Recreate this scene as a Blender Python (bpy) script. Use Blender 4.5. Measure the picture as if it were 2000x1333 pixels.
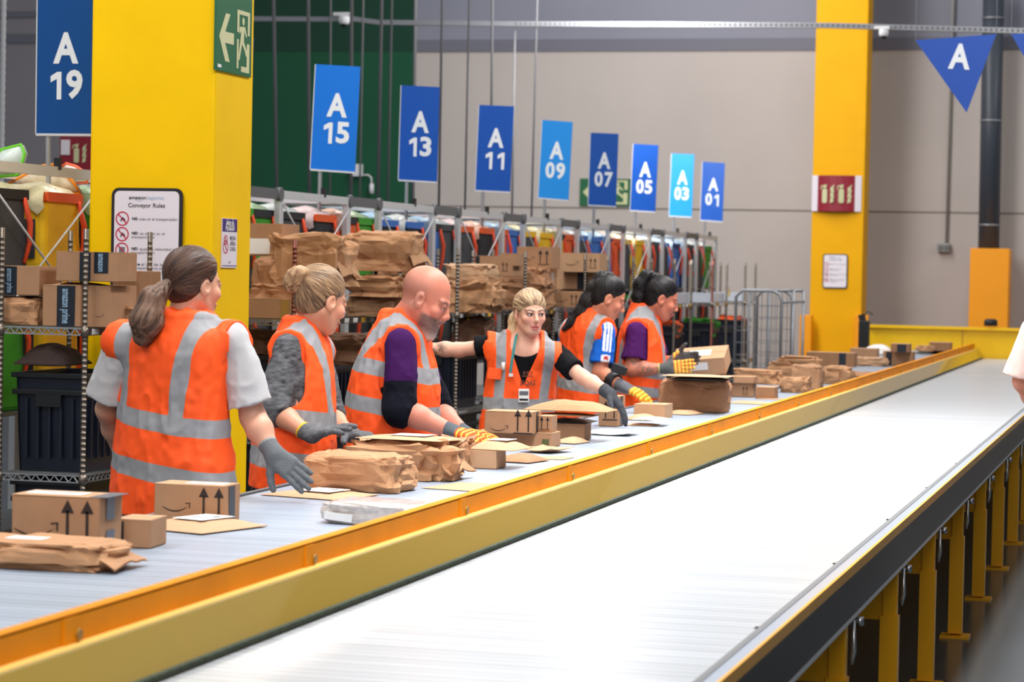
import bpy, bmesh, math, random
import numpy as np
from mathutils import Vector, Matrix
C = bpy.context
S = C.scene
COL = S.collection
for o in list(bpy.data.objects): bpy.data.objects.remove(o)
PI = math.pi

# ------------------------------------------------------------------ camera
FPX, EYE, ROLL, VX, VY = 4800.0, 1.62, 0.0200, 2290.0, 556.0   # focal in px at 2000 wide, eye height, roll, belt vanishing point
def _rotcam():
    # pixel of the belt direction, levelled by the roll
    x, y = VX-1000, VY-666.5
    c, s = math.cos(ROLL), math.sin(ROLL)
    xr, yr = c*x+s*y, -s*x+c*y
    p = math.atan2(-yr, FPX); a = math.atan2(xr, FPX)
    # refine by Newton on (a,p)
    def proj(a, p):
        f = Vector((-math.sin(a)*math.cos(p), math.cos(a)*math.cos(p), -math.sin(p)))
        r = Vector((math.cos(a), math.sin(a), 0)); u = r.cross(f)
        return FPX*r.y/f.y, -FPX*u.y/f.y, f, r, u
    for _ in range(20):
        X0, Y0, f, r, u = proj(a, p); e = 1e-5
        X1, Y1 = proj(a+e, p)[:2]; X2, Y2 = proj(a, p+e)[:2]
        J = np.array([[(X1-X0)/e, (X2-X0)/e], [(Y1-Y0)/e, (Y2-Y0)/e]])
        d = np.linalg.solve(J, np.array([xr-X0, yr-Y0])); a += d[0]; p += d[1]
    X0, Y0, f, r, u = proj(a, p)
    # apply roll: image right = c*r + s*up*(-1)...
    R = c*r + s*u          # picture x axis
    U = c*u - s*r          # picture up axis
    return f, R, U
CF, CR, CU = _rotcam()
CAM0 = Vector((0, 0, EYE))
def proj(P):
    d = Vector(P)-CAM0; z = d.dot(CF)
    return 1000+FPX*d.dot(CR)/z, 666.5-FPX*d.dot(CU)/z, z
def ray(px, py): return (CF*FPX + CR*(px-1000) - CU*(py-666.5)).normalized()
def at(px, py, X=None, Y=None, Z=None, D=None):
    """world point seen at photo pixel (px,py) on a plane X=, Y=, Z= or at depth D"""
    r = ray(px, py)
    if X is not None: t = X/r.x
    elif Y is not None: t = Y/r.y
    elif Z is not None: t = (Z-EYE)/r.z
    else: t = D/r.dot(CF)
    return CAM0+r*t
def scl(P): return FPX/proj(P)[2]      # px per metre
cd = bpy.data.cameras.new('camera'); cam = bpy.data.objects.new('camera', cd); COL.objects.link(cam); S.camera = cam
cd.sensor_width = 36; cd.lens = 36*FPX/2000; cd.clip_end = 200
M3 = Matrix((CR, CU, -CF)).transposed(); cam.matrix_world = Matrix.Translation(CAM0) @ M3.to_4x4()
cd.dof.use_dof = True; cd.dof.focus_distance = 9.5; cd.dof.aperture_fstop = 5.6

# ------------------------------------------------------------------ world, lights, exposure
def lin(c):
    c = c/255.0
    return c/12.92 if c <= .04045 else ((c+.055)/1.055)**2.4
def rgb(r, g, b): return (lin(r), lin(g), lin(b), 1)
W = bpy.data.worlds.new('world'); S.world = W; W.use_nodes = True
W.node_tree.nodes['Background'].inputs[0].default_value = (0.93, 0.97, 1.0, 1); W.node_tree.nodes['Background'].inputs[1].default_value = 0.43
S.view_settings.view_transform = 'Standard'; S.view_settings.look = 'None'; S.view_settings.gamma = 1; S.view_settings.use_curve_mapping = False
S.view_settings.exposure = 0.0
def area(name, loc, size, power, col=(1, 1, 1), aim=None, sy=None, spread=PI):
    l = bpy.data.lights.new(name, 'AREA'); l.shape = 'RECTANGLE'; l.size = size; l.size_y = sy or size; l.energy = power; l.color = col; l.spread = spread
    o = bpy.data.objects.new(name, l); COL.objects.link(o); o.location = loc
    if aim is not None: o.rotation_euler = (Vector(aim)-Vector(loc)).to_track_quat('-Z', 'Y').to_euler()
    return o
LP = (1.0, 0.97, 0.93)
# rows of linear luminaires hung above the belts (two rows running along the hall)
for i, y in enumerate((3.0, 8.0, 13.0, 18.0, 23.5)):
    area('luminaire', (-1.3, y, 5.6), 0.5, (150, 150, 150, 150, 130)[i], LP, None, 3.4)
    area('luminaire', (-5.6, y+1.0, 5.6), 0.5, 120, LP, None, 3.4)
area('front_fill', (0.5, -2.0, 6.5), 4.0, 230, (1, .98, .95), (-4.0, 10, .8))  # added fill from behind the camera for surfaces that face it
area('far_wall_fill', (-6.0, 27.5, 7.0), 1.2, 520, (1, .97, .95), (-6.0, 33.5, 2.0), 9.0)  # added fill lamps, this and the next, only to brighten the far wall
area('far_wall_fill', (4.0, 28.5, 7.0), 1.2, 200, (1, .97, .95), (3.0, 33.5, 2.5), 6.0)
area('belt_light', (-1.9, 11.0, 4.2), 0.6, 150, (1, 1, 1), None, 9.0, spread=PI*0.55)

# ------------------------------------------------------------------ materials
MATS = {}
def nn(nt, t, x=0, y=0, **kw):
    n = nt.nodes.new(t)
    for k, v in kw.items(): setattr(n, k, v)
    return n
def mat(name, col, rough=.6, metal=0, noise=0, nscale=8, bump=0, bscale=60, spec=.5, alpha=1, trans=0, emis=0, coat=0, sub=0, sheen=0, stretch=None, ior=1.45):
    if name in MATS: return MATS[name]
    m = bpy.data.materials.new(name); m.use_nodes = True; nt = m.node_tree; b = nt.nodes['Principled BSDF']
    c = rgb(*col) if max(col[:3]) > 1.001 else (*col[:3], 1)
    b.inputs['Base Color'].default_value = c; b.inputs['Roughness'].default_value = rough; b.inputs['Metallic'].default_value = metal
    b.inputs['Specular IOR Level'].default_value = spec; b.inputs['Alpha'].default_value = alpha; b.inputs['Transmission Weight'].default_value = trans
    b.inputs['Coat Weight'].default_value = coat; b.inputs['Sheen Weight'].default_value = sheen; b.inputs['IOR'].default_value = ior
    if sub: b.inputs['Subsurface Weight'].default_value = sub; b.inputs['Subsurface Radius'].default_value = (.02, .008, .004)
    if emis: b.inputs['Emission Color'].default_value = c; b.inputs['Emission Strength'].default_value = emis
    tc = nn(nt, 'ShaderNodeTexCoord'); mp = nn(nt, 'ShaderNodeMapping'); nt.links.new(tc.outputs['Object'], mp.inputs[0])
    if stretch: mp.inputs['Scale'].default_value = stretch
    if noise:
        n = nn(nt, 'ShaderNodeTexNoise'); n.inputs['Scale'].default_value = nscale; n.inputs['Detail'].default_value = 6
        nt.links.new(mp.outputs[0], n.inputs[0])
        r = nn(nt, 'ShaderNodeMapRange'); r.inputs['To Min'].default_value = 1-noise; r.inputs['To Max'].default_value = 1+noise; r.inputs['From Min'].default_value = .3; r.inputs['From Max'].default_value = .7
        mx = nn(nt, 'ShaderNodeMix', data_type='RGBA', blend_type='MULTIPLY'); mx.inputs[0].default_value = 1; mx.inputs[6].default_value = c
        nt.links.new(n.outputs[0], r.inputs[0]); nt.links.new(r.outputs[0], mx.inputs[7]); nt.links.new(mx.outputs[2], b.inputs['Base Color'])
    if bump:
        n2 = nn(nt, 'ShaderNodeTexNoise'); n2.inputs['Scale'].default_value = bscale; n2.inputs['Detail'].default_value = 4
        nt.links.new(mp.outputs[0], n2.inputs[0]); bp = nn(nt, 'ShaderNodeBump'); bp.inputs['Strength'].default_value = bump; bp.inputs['Distance'].default_value = .01
        nt.links.new(n2.outputs[0], bp.inputs['Height']); nt.links.new(bp.outputs[0], b.inputs['Normal'])
    MATS[name] = m
    return m
YEL = mat('yellow_paint', (250, 200, 0), .5, spec=.2, noise=.04, nscale=3)
YELD = mat('amber_paint', (238, 168, 10), .32, noise=.06, nscale=4)
STEEL = mat('chrome_wire', (190, 190, 192), .25, .9)
POST = mat('post_chrome', (124, 114, 104), .3, .65)
ALU = mat('aluminium', (214, 216, 220), .4, .25)
GREYP = mat('grey_profile', (98, 100, 104), .5)
WHITE = mat('white_plastic', (225, 225, 228), .5)
BLACK = mat('black_plastic', (22, 23, 27), .5, noise=.1)
NAVY = mat('navy_plastic', (20, 25, 40), .4, noise=.15)
CARD = mat('cardboard', (172, 130, 97), .85, noise=.06, nscale=14)
CARD2 = mat('cardboard_light', (190, 149, 114), .85, noise=.06, nscale=12)
CARD3 = mat('cardboard_edge', (152, 110, 78), .85, noise=.08, nscale=18)
INK = mat('box_print_ink', (48, 38, 34), .8)
TAPE = mat('black_tape', (32, 38, 48), .3, noise=.15, nscale=30)
TAPEG = mat('grey_tape', (92, 100, 112), .35, noise=.15, nscale=30)
KRAFT = mat('kraft_paper', (182, 136, 98), .8, noise=.09, nscale=9, bump=.35, bscale=35)
KRAFTD = mat('kraft_paper_dark', (164, 118, 84), .8, noise=.12, nscale=9, bump=.35, bscale=35)
MAILER = mat('mailer_paper', (192, 152, 117), .75, noise=.05, nscale=10)
LABELW = mat('label_white', (236, 234, 232), .6, noise=.03)
LABELT = mat('label_print', (130, 130, 135), .7)
YELTAG = mat('yellow_sticker', (250, 190, 40), .6)

# ------------------------------------------------------------------ object helpers
def thing(name, label, cat, loc=(0, 0, 0), rz=0, group=None):
    o = bpy.data.objects.new(name, None); COL.objects.link(o); o.location = loc; o.rotation_euler = (0, 0, rz)
    o.empty_display_size = .05; o['label'] = label; o['category'] = cat
    if group: o['group'] = group
    return o
def tag(o, label, cat, group=None):
    o['label'] = label; o['category'] = cat
    if group: o['group'] = group
    return o
def T(loc=(0, 0, 0), rot=(0, 0, 0), sc=(1, 1, 1)):
    from mathutils import Euler
    return Matrix.LocRotScale(Vector(loc), Euler(rot), Vector(sc))
class MB:
    def __init__(s): s.v = []; s.f = []; s.m = []; s.sm = []; s.mats = []
    def mi(s, m):
        if m not in s.mats: s.mats.append(m)
        return s.mats.index(m)
    def add(s, vs, fs, m, M=None, smooth=False):
        b = len(s.v)
        s.v += [tuple(M @ Vector(p)) for p in vs] if M is not None else [tuple(p) for p in vs]
        k = s.mi(m)
        for f in fs: s.f.append([i+b for i in f]); s.m.append(k); s.sm.append(smooth)
        return s
    def box(s, c, d, m, M=None, taper=1.0):
        x, y, z = d[0]/2, d[1]/2, d[2]/2; t = taper
        vs = [(c[0]+a*x*(t if k > 0 else 1), c[1]+b*y*(t if k > 0 else 1), c[2]+k*z) for a in (-1, 1) for b in (-1, 1) for k in (-1, 1)]
        return s.add(vs, [(0, 1, 3, 2), (4, 6, 7, 5), (0, 4, 5, 1), (2, 3, 7, 6), (0, 2, 6, 4), (1, 5, 7, 3)], m, M)
    def bar(s, p0, p1, w, h, m, up=(0, 0, 1)):
        p0, p1 = Vector(p0), Vector(p1); d = (p1-p0); L = d.length; d.normalize(); up = Vector(up)
        a = d.cross(up)
        if a.length < 1e-5: a = d.cross(Vector((0, 1, 0)))
        a.normalize(); u = a.cross(d)
        vs = [p0+a*w/2*i+u*h/2*j+d*L*k for k in (0, 1) for i, j in ((-1, -1), (1, -1), (1, 1), (-1, 1))]
        return s.add(vs, [(3, 2, 1, 0), (4, 5, 6, 7), (0, 1, 5, 4), (1, 2, 6, 5), (2, 3, 7, 6), (3, 0, 4, 7)], m)
    def tube(s, pts, r, m, n=8, cap=True, M=None):
        pts = [Vector(p) for p in pts]; R = r if isinstance(r, (list, tuple)) else [r]*len(pts)
        vs = []; prev = None
        for i, p in enumerate(pts):
            d = (pts[min(i+1, len(pts)-1)]-pts[max(i-1, 0)]).normalized()
            if prev is None: a = d.orthogonal().normalized()
            else: a = (prev-d*prev.dot(d)).normalized()
            prev = a; b = d.cross(a)
            vs += [p+(a*math.cos(2*PI*k/n)+b*math.sin(2*PI*k/n))*R[i] for k in range(n)]
        fs = [(i*n+k, i*n+(k+1) % n, (i+1)*n+(k+1) % n, (i+1)*n+k) for i in range(len(pts)-1) for k in range(n)]
        s.add(vs, fs, m, M, True)
        if cap:
            b = len(s.v)-len(vs); k = s.mi(m)
            s.f += [[b+q for q in reversed(range(n))], [b+(len(pts)-1)*n+q for q in range(n)]]; s.m += [k, k]; s.sm += [False, False]
        return s
    def prism(s, poly, h0, h1, m, M=None):
        """polygon in local xy extruded from z=h0 to h1"""
        n = len(poly); vs = [(x, y, h0) for x, y in poly]+[(x, y, h1) for x, y in poly]
        fs = [tuple(reversed(range(n))), tuple(range(n, 2*n))]+[(i, (i+1) % n, n+(i+1) % n, n+i) for i in range(n)]
        return s.add(vs, fs, m, M)
    def build(s, name, parent=None, world=False, bevel=0, seg=2, loc=None, subsurf=0):
        me = bpy.data.meshes.new(name)
        V = s.v
        off = None
        if world and parent is not None: off = parent.location
        if loc is not None: off = Vector(loc)
        if off is not None: V = [(x-off[0], y-off[1], z-off[2]) for x, y, z in V]
        me.from_pydata(V, [], s.f); 
        for m in s.mats: me.materials.append(m)
        me.polygons.foreach_set('material_index', s.m); me.polygons.foreach_set('use_smooth', s.sm); me.update()
        o = bpy.data.objects.new(name, me); COL.objects.link(o)
        if parent is not None: o.parent = parent
        if loc is not None: o.location = loc
        if bevel:
            b = o.modifiers.new('bevel', 'BEVEL'); b.width = bevel; b.segments = seg; b.limit_method = 'ANGLE'; b.angle_limit = .7
        if subsurf: sb = o.modifiers.new('sub', 'SUBSURF'); sb.levels = sb.render_levels = subsurf
        return o
def struct(mb, name, **kw):
    o = mb.build(name, **kw); o['kind'] = 'structure'; return o
def copy_tree(o, parent=None):
    c = o.copy(); COL.objects.link(c); c.parent = parent
    for ch in list(o.children): copy_tree(ch, c)
    return c
_tc = {}
def text(mb, s, size, m, M, bold=.0, align='CENTER', width=None, depth=.0008, shear=0, res=3):
    """flat lettering standing in local xz plane facing -y, placed by matrix M"""
    key = (s, bold, align, shear, res)
    if key not in _tc:
        cu = bpy.data.curves.new('t', 'FONT'); cu.body = s; cu.size = 1; cu.offset = bold; cu.align_x = align; cu.align_y = 'CENTER'; cu.resolution_u = res; cu.shear = shear
        o = bpy.data.objects.new('t', cu); COL.objects.link(o); C.view_layer.update()
        me = o.evaluated_get(C.evaluated_depsgraph_get()).to_mesh()
        _tc[key] = ([tuple(v.co) for v in me.vertices], [tuple(p.vertices) for p in me.polygons])
        bpy.data.objects.remove(o); bpy.data.curves.remove(cu)
    vs, fs = _tc[key]
    if not vs: return
    xs = [v[0] for v in vs]; w = max(xs)-min(xs); sx = size
    if width: sx = width/w
    mb.add([(v[0]*sx, -depth, v[1]*size) for v in vs], fs, m, M)
rnd = random.Random(7)
# value noise for cloth and paper
_rt = np.random.RandomState(3).rand(32, 32, 32).astype(np.float32)
def vn(P, s):
    p = P*s; i = np.floor(p).astype(np.int32); f = (p-i).astype(np.float32); f = f*f*(3-2*f); i &= 31; j = (i+1) & 31
    x0, y0, z0 = i.T; x1, y1, z1 = j.T; fx, fy, fz = f.T
    def L(a, b, t): return a+(b-a)*t
    return L(L(L(_rt[x0, y0, z0], _rt[x1, y0, z0], fx), L(_rt[x0, y1, z0], _rt[x1, y1, z0], fx), fy), L(L(_rt[x0, y0, z1], _rt[x1, y0, z1], fx), L(_rt[x0, y1, z1], _rt[x1, y1, z1], fx), fy), fz)*2-1
# ------------------------------------------------------------------ hall: floor, far wall, columns
WY = 33.6
wallm = mat('wall_panel', (186, 177, 172), .8, noise=.03, nscale=1.2)
wallu = mat('wall_sheeting', (130, 132, 146), .6, noise=.04, nscale=1.0)
wallb = mat('wall_band', (108, 108, 120), .6)
seam = mat('wall_seam', (120, 112, 106), .9)
greenw = mat('green_wall', (5, 78, 50), .6, noise=.05, nscale=1.0)
greend = mat('green_sheeting', (5, 58, 40), .6, noise=.05, nscale=1.0)
xg = at(808, 200, Y=WY).x
zb = at(1200, 100, Y=WY).z; zb2 = at(1200, 76, Y=WY).z
f = MB(); 
floorm = mat('floor_concrete', (60, 68, 74), .22, noise=.12, nscale=1.5, spec=.5)
f.box((-10, 16, -.05), (46, 50, .1), floorm); struct(f, 'floor')
w = MB()
w.box(((xg+12)/2, WY+.1, zb/2), (12-xg, .2, zb), wallm)
w.box(((xg+12)/2, WY+.1, (zb+8)/2), (12-xg, .16, 8-zb), wallu)
w.box(((xg+12)/2, WY+.08, (zb+zb2)/2), (12-xg, .2, zb2-zb), wallb)
w.box(((xg-32)/2-0, WY+.1, zb/2), (xg+32, .2, zb), greenw)
w.box(((xg-32)/2-0, WY+.1, (zb+8)/2), (xg+32, .16, 8-zb), greend)
xl = at(487, 100, Y=WY).x
zj = at(1500, 411, Y=WY).z
w.box(((xg+12)/2, WY-.002, zj), (12-xg, .006, .02), seam)
w.box(((xg-32)/2, WY-.002, zj+.05), (xg+32, .006, .015), greend)
struct(w, 'wall_far')
# grey stretch of the far wall beyond the near column, left end
w = MB(); xa = at(300, 100, Y=WY-.3).x
w.box(((xa-32)/2, WY-.35, 4), (xa+32, .2, 8), mat('wall_panel_left', (142, 137, 142), .8, noise=.03, nscale=1))
for (p0, p1) in ((22, 34), (66, 84)):
    a = at(40, p0, Y=WY-.46).z; b = at(40, p1, Y=WY-.46).z
    w.box(((xa-32)/2, WY-.46, (a+b)/2), (xa+32, .02, abs(a-b)), wallb)
struct(w, 'wall_left')
w = MB(); w.box((9.1, 16, 4), (.2, 50, 8), mat('wall_dark_grey', (84, 88, 94), .8, noise=.1, nscale=.8)); struct(w, 'unseen_wall_right')  # unseen dark wall, added to darken reflections and block light from the right
def column(px0, px1, pyb, depth, Dp, name, label, cm=None):
    a = at(px0, pyb, D=Dp); b = at(px1, pyb, Y=a.y)
    t = thing(name, label, 'column', ((a.x+b.x)/2, a.y+depth/2, 0))
    m = MB(); m.box((0, 0, 4), (b.x-a.x, depth, 8), cm or YEL); m.build('shaft', t, bevel=.015)
    return t, a.x, b.x, a.y
colA, ax0, ax1, ay = column(172, 415, 500, .52, 12.3, 'concrete_column', 'big bright yellow square column behind the woman with the brown ponytail')
colB, bx0, bx1, by = column(1588, 1690, 300, .5, 32.2, 'concrete_column', 'far yellow column against the beige wall with fire extinguisher sign', mat('column_yellow_shaded', (238, 172, 0), .55, spec=.2, noise=.04, nscale=3))  # same column yellow, toned down to amber to imitate the light there

# signs on columns ---------------------------------------------------------
def smile(mb, M, w, m=INK):
    """curved arrow printed on cartons; local xz plane facing -y, width w"""
    n = 14; top = []; bot = []
    for i in range(n+1):
        t = i/n; x = (t-.5)*w*.86; z = -math.sin(PI*(t*.92+.04))*w*.17+ (t-.5)*w*.06
        th = w*.035*math.sin(PI*min(1, t*1.0+.08))**.6+w*.004
        top.append((x, z+th/2)); bot.append((x, z-th/2))
    poly = top+bot[::-1]; vs = [(x, -.001, z) for x, z in poly]
    fs = [(i, i+1, 2*n+1-i-1, 2*n+1-i) for i in range(n)]
    mb.add(vs, fs, m, M)
    hx, hz = w*.43, w*.03
    for q in (((hx-.13*w, hz+.05*w), (hx+.03*w, hz+.07*w), (hx+.02*w, hz+.04*w), (hx-.12*w, hz+.025*w)), ((hx+.03*w, hz+.07*w), (hx+.02*w, hz-.1*w), (hx-.01*w, hz-.085*w), (hx-.002*w, hz+.045*w))):
        mb.add([(x, -.0011, z) for x, z in q], [(3, 2, 1, 0)], m, M)
def uparrows(mb, M, h, m=INK, base=True):
    for dx in (-.24*h, .24*h):
        mb.add([(dx-.035*h, -.001, -.45*h), (dx+.035*h, -.001, -.45*h), (dx+.035*h, -.001, .25*h), (dx-.035*h, -.001, .25*h)], [(0, 1, 2, 3)], m, M)
        mb.add([(dx-.16*h, -.001, .2*h), (dx+.16*h, -.001, .2*h), (dx, -.001, .5*h)], [(0, 1, 2)], m, M)
    if base: mb.add([(-.42*h, -.001, -.56*h), (.42*h, -.001, -.56*h), (.42*h, -.001, -.5*h), (-.42*h, -.001, -.5*h)], [(0, 1, 2, 3)], m, M)
def rrect(w, h, r, n=5):
    pts = []
    for cx, cz, a0 in ((w/2-r, h/2-r, 0), (-w/2+r, h/2-r, PI/2), (-w/2+r, -h/2+r, PI), (w/2-r, -h/2+r, 1.5*PI)):
        pts += [(cx+r*math.cos(a0+PI/2*k/n), cz+r*math.sin(a0+PI/2*k/n)) for k in range(n+1)]
    return pts
RX = Matrix.Rotation(PI/2, 4, 'X')
def ring(mb, M, r, wd, m, n=28, slash=True, y=-.001):
    vs = []
    for k in range(n):
        a = 2*PI*k/n; vs += [(r*math.cos(a), y, r*math.sin(a)), ((r-wd)*math.cos(a), y, (r-wd)*math.sin(a))]
    mb.add(vs, [(2*k, 2*k+1, (2*k+3) % (2*n), (2*k+2) % (2*n)) for k in range(n)], m, M)
    if slash:
        a = wd*.35; c = r*.68
        mb.add([(-c-a, y-.0004, c-a), (-c+a, y-.0004, c+a), (c+a, y-.0004, -c+a), (c-a, y-.0004, -c-a)], [(0, 3, 2, 1)], m, M)
REDS = mat('sign_red', (196, 40, 70), .6); PUR = mat('sign_purple', (66, 48, 120), .6); PAPER = mat('sign_paper', (232, 224, 232), .45); SBLK = mat('sign_border', (38, 34, 40), .5); SGREY = mat('sign_text', (92, 88, 98), .7); SBLUE = mat('sign_pale_blue', (150, 180, 205), .7)
def rules_sign(cx, cz, w, h, y, label, cat='sign'):
    t = thing('rules_sign', label, cat, (cx, y-.012, cz))
    m = MB(); m.prism([(x, z) for x, z in rrect(w, h, w*.1)], 0, .01, SBLK, RX @ T((0, 0, 0))); m.build('border', t)
    m = MB(); m.prism(rrect(w*.91, h*.94, w*.07), .010, .0125, PAPER, RX); m.build('panel', t)
    m = MB(); Y0 = -.0135
    def tx(s, x, z, sz, mt=SGREY, b=0, al='LEFT', wd=None): text(m, s, sz, mt, T((x, Y0, z)), b, al, wd)
    tx('amazon', -.13*w, .405*h, .062*w, SBLK, .02, 'CENTER', .24*w); tx('logistics', .125*w, .405*h, .062*w, SBLUE, 0, 'CENTER', .24*w)
    smile(m, T((-.1*w, Y0, .39*h)), .14*w, SBLUE)
    tx('Conveyor Rules', 0, .33*h, .078*w, SBLK, .01, 'CENTER', .52*w)
    rows = ((.2, ('NO suba en el transportador',)), (.05, ('NO se siente en el', 'transportador')), (-.1, ('NO ajuste la velocidad del', 'transportador')), (-.26, ('Pare el uso de la cinta', 'transportadora si no', 'esta seguro')))
    for k, (z, ls) in enumerate(rows):
        ring(m, T((-.34*w, Y0+.001, z*h)), .095*w, .017*w, REDS)
        if k in (0, 1): m.tube([(-.36*w, Y0-.001, (z-.02)*h), (-.33*w, Y0-.001, (z+.012)*h), (-.30*w, Y0-.001, (z-.015)*h)], .008*w, SBLK, 5)
        else: m.box((-.34*w, Y0, z*h), (.08*w, .0006, .07*w), mat('sign_icon_grey', (110, 112, 120), .6))
        for j, l in enumerate(ls): tx(l, -.205*w, (z-.001-.035*(j-.3*(len(ls)-1)))*h, .052*w, SBLK if l.startswith('NO') and False else SGREY, 0, 'LEFT', min(.64*w, .0255*w*len(l)))
        tx('NO' if k < 3 else 'Pare', -.205*w, (z+.0105*(len(ls)-1))*h, .054*w, SBLK, .02, 'LEFT', .075*w if k < 3 else .12*w)
    m.build('lettering', t)
    return t
p0 = at(222, 367, Y=ay); p1 = at(357, 571, Y=ay)
rules_sign((p0.x+p1.x)/2, (p0.z+p1.z)/2, p1.x-p0.x, p0.z-p1.z, ay, 'white conveyor rules board with black rounded border on the big near yellow column')
p0 = at(1608, 496, Y=by); p1 = at(1655, 564, Y=by)
rules_sign((p0.x+p1.x)/2, (p0.z+p1.z)/2, p1.x-p0.x, p0.z-p1.z, by, 'small white rules board with black border on the far yellow column')
# signs on the right face of the near column (plane X = ax1)
def side_frame(pc, X=None):
    return T((X, 0, 0)) @ Matrix.Rotation(PI/2, 4, 'Z')      # local x -> world y, local -y faces +x
def on_side(px0, px1, pyt, pyb, X):
    a = at(px0, pyt, X=X); b = at(px1, pyt, X=X); c = at(px0, pyb, X=X)
    return (a.y+b.y)/2, (a.z+c.z)/2, b.y-a.y, a.z-c.z
GSIGN = mat('exit_sign_green', (30, 98, 62), .5); GLOW = mat('photoluminescent_cream', (205, 205, 160), .6)
def exit_marks(m, w, h, y, flip=False):
    s = -1 if flip else 1
    def P(pts): 
        vs = [(s*x*w, y, z*h) for x, z in pts]; f = tuple(range(len(pts)))
        m.add(vs, [f if s > 0 else f[::-1]], GLOW)
    P([(-.44, .0), (-.26, .34), (-.13, .34), (-.27, .08), (-.02, .08), (-.02, -.08), (-.27, -.08), (-.13, -.34), (-.26, -.34)])
    # door
    P([(.07, .44), (.44, .44), (.44, .1), (.38, .1), (.38, .38), (.13, .38), (.13, .12), (.07, .12)])
    P([(.07, .02), (.12, .02), (.12, -.4), (.07, -.4)]); P([(.36, -.02), (.44, -.02), (.44, -.44), (.2, -.44), (.2, -.36), (.36, -.36)])
    n = 10; P([(.25+.035*math.cos(2*PI*k/n), .29+.06*math.sin(2*PI*k/n)) for k in range(n)])
    P([(.14, .2), (.3, .22), (.36, .08), (.33, .07), (.28, .16), (.27, 0), (.36, -.12), (.36, -.2), (.33, -.2), (.31, -.14), (.22, -.04), (.15, -.28), (.11, -.27), (.17, .02), (.19, .14), (.14, .1)])
cy, cz, w_, h_ = on_side(420, 488, 0, 136, ax1)
zt = at(420, -30, X=ax1).z; zbm = at(420, 137, X=ax1).z
t = thing('exit_sign', 'green running man exit sign on the side face of the big near yellow column', 'sign', (ax1+.006, cy, (zt+zbm)/2), PI/2)
m = MB(); m.box((0, 0, 0), (w_*1.02, .012, zt-zbm), GSIGN); m.build('panel', t)
m = MB(); hh = at(420, 0, X=ax1).z-zbm; cc = (at(420, 0, X=ax1).z+zbm)/2-(zt+zbm)/2
m2 = MB(); exit_marks(m2, w_, hh*1.02, -.0075); m.v = [(x, y, z+cc) for x, y, z in m2.v]; m.f = m2.f; m.m = m2.m; m.sm = m2.sm; m.mats = m2.mats
m.box((-.42*w_, -.008, cc-.43*hh), (.1*w_, .0006, .045*hh), LABELW)
m.build('pictogram', t)
cy, cz, w_, h_ = on_side(432, 461, 426, 523, ax1)
t = thing('notice_sign', 'narrow white notice with purple header on the side of the near yellow column', 'sign', (ax1+.004, cy, cz), PI/2)
m = MB(); m.box((0, 0, 0), (w_, .006, h_), PAPER); m.build('panel', t)
m = MB(); m.box((0, -.0036, h_*.36), (w_*.98, .001, h_*.26), PUR); m.build('header', t); m = MB(); m.box((0, -.0036, -h_*.46), (w_*.98, .001, h_*.015), PUR); m.build('footer_line', t)
m = MB(); text(m, 'Aviso de', .06, LABELW, T((0, -.0044, h_*.4)), .02, width=w_*.5); text(m, 'Almacen', .06, LABELW, T((0, -.0044, h_*.33)), .02, width=w_*.6)
ring(m, T((-.27*w_, -.0034, -.08*h_)), w_*.17, .03*w_, REDS)
ring(m, T((-.27*w_, -.0034, .06*h_)), w_*.12, .03*w_, REDS)
for i, s_ in enumerate(('MEJORA', 'AREA', 'CARGA')): text(m, s_, .028, SGREY, T((.2*w_, -.0044, h_*(.1-.11*i))), .01, width=w_*.38)
text(m, 'cup', .02, SGREY, T((0, -.0044, -h_*.38))); m.build('lettering', t)
# fire extinguisher signs -------------------------------------------------
MAROON = mat('extinguisher_sign_red', (140, 24, 44), .5)
def ext_icon(m, M, h):
    m.add([(x, -.001, z) for x, z in rrect(.24*h, .62*h, .07*h, 3)], [tuple(range(16))], GLOW, M @ T((-.13*h, 0, -.08*h)))
    m.add([(-.2*h, -.001, .26*h), (-.06*h, -.001, .26*h), (-.03*h, -.001, .42*h), (-.3*h, -.001, .36*h), (-.34*h, -.001, .2*h), (-.3*h, -.001, .2*h), (-.26*h, -.001, .33*h), (-.2*h, -.001, .34*h)], [tuple(range(8))], GLOW, M)
    for k in range(3): m.add([(x, -.001, z) for x, z in ((.14*h, -.4*h+.24*k*h), (.3*h, -.34*h+.24*k*h), (.3*h, -.18*h+.24*k*h), (.36*h, -.05*h+.24*k*h), (.22*h, -.16*h+.24*k*h), (.16*h, -.2*h+.24*k*h))], [tuple(range(6))], GLOW, M)
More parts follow.
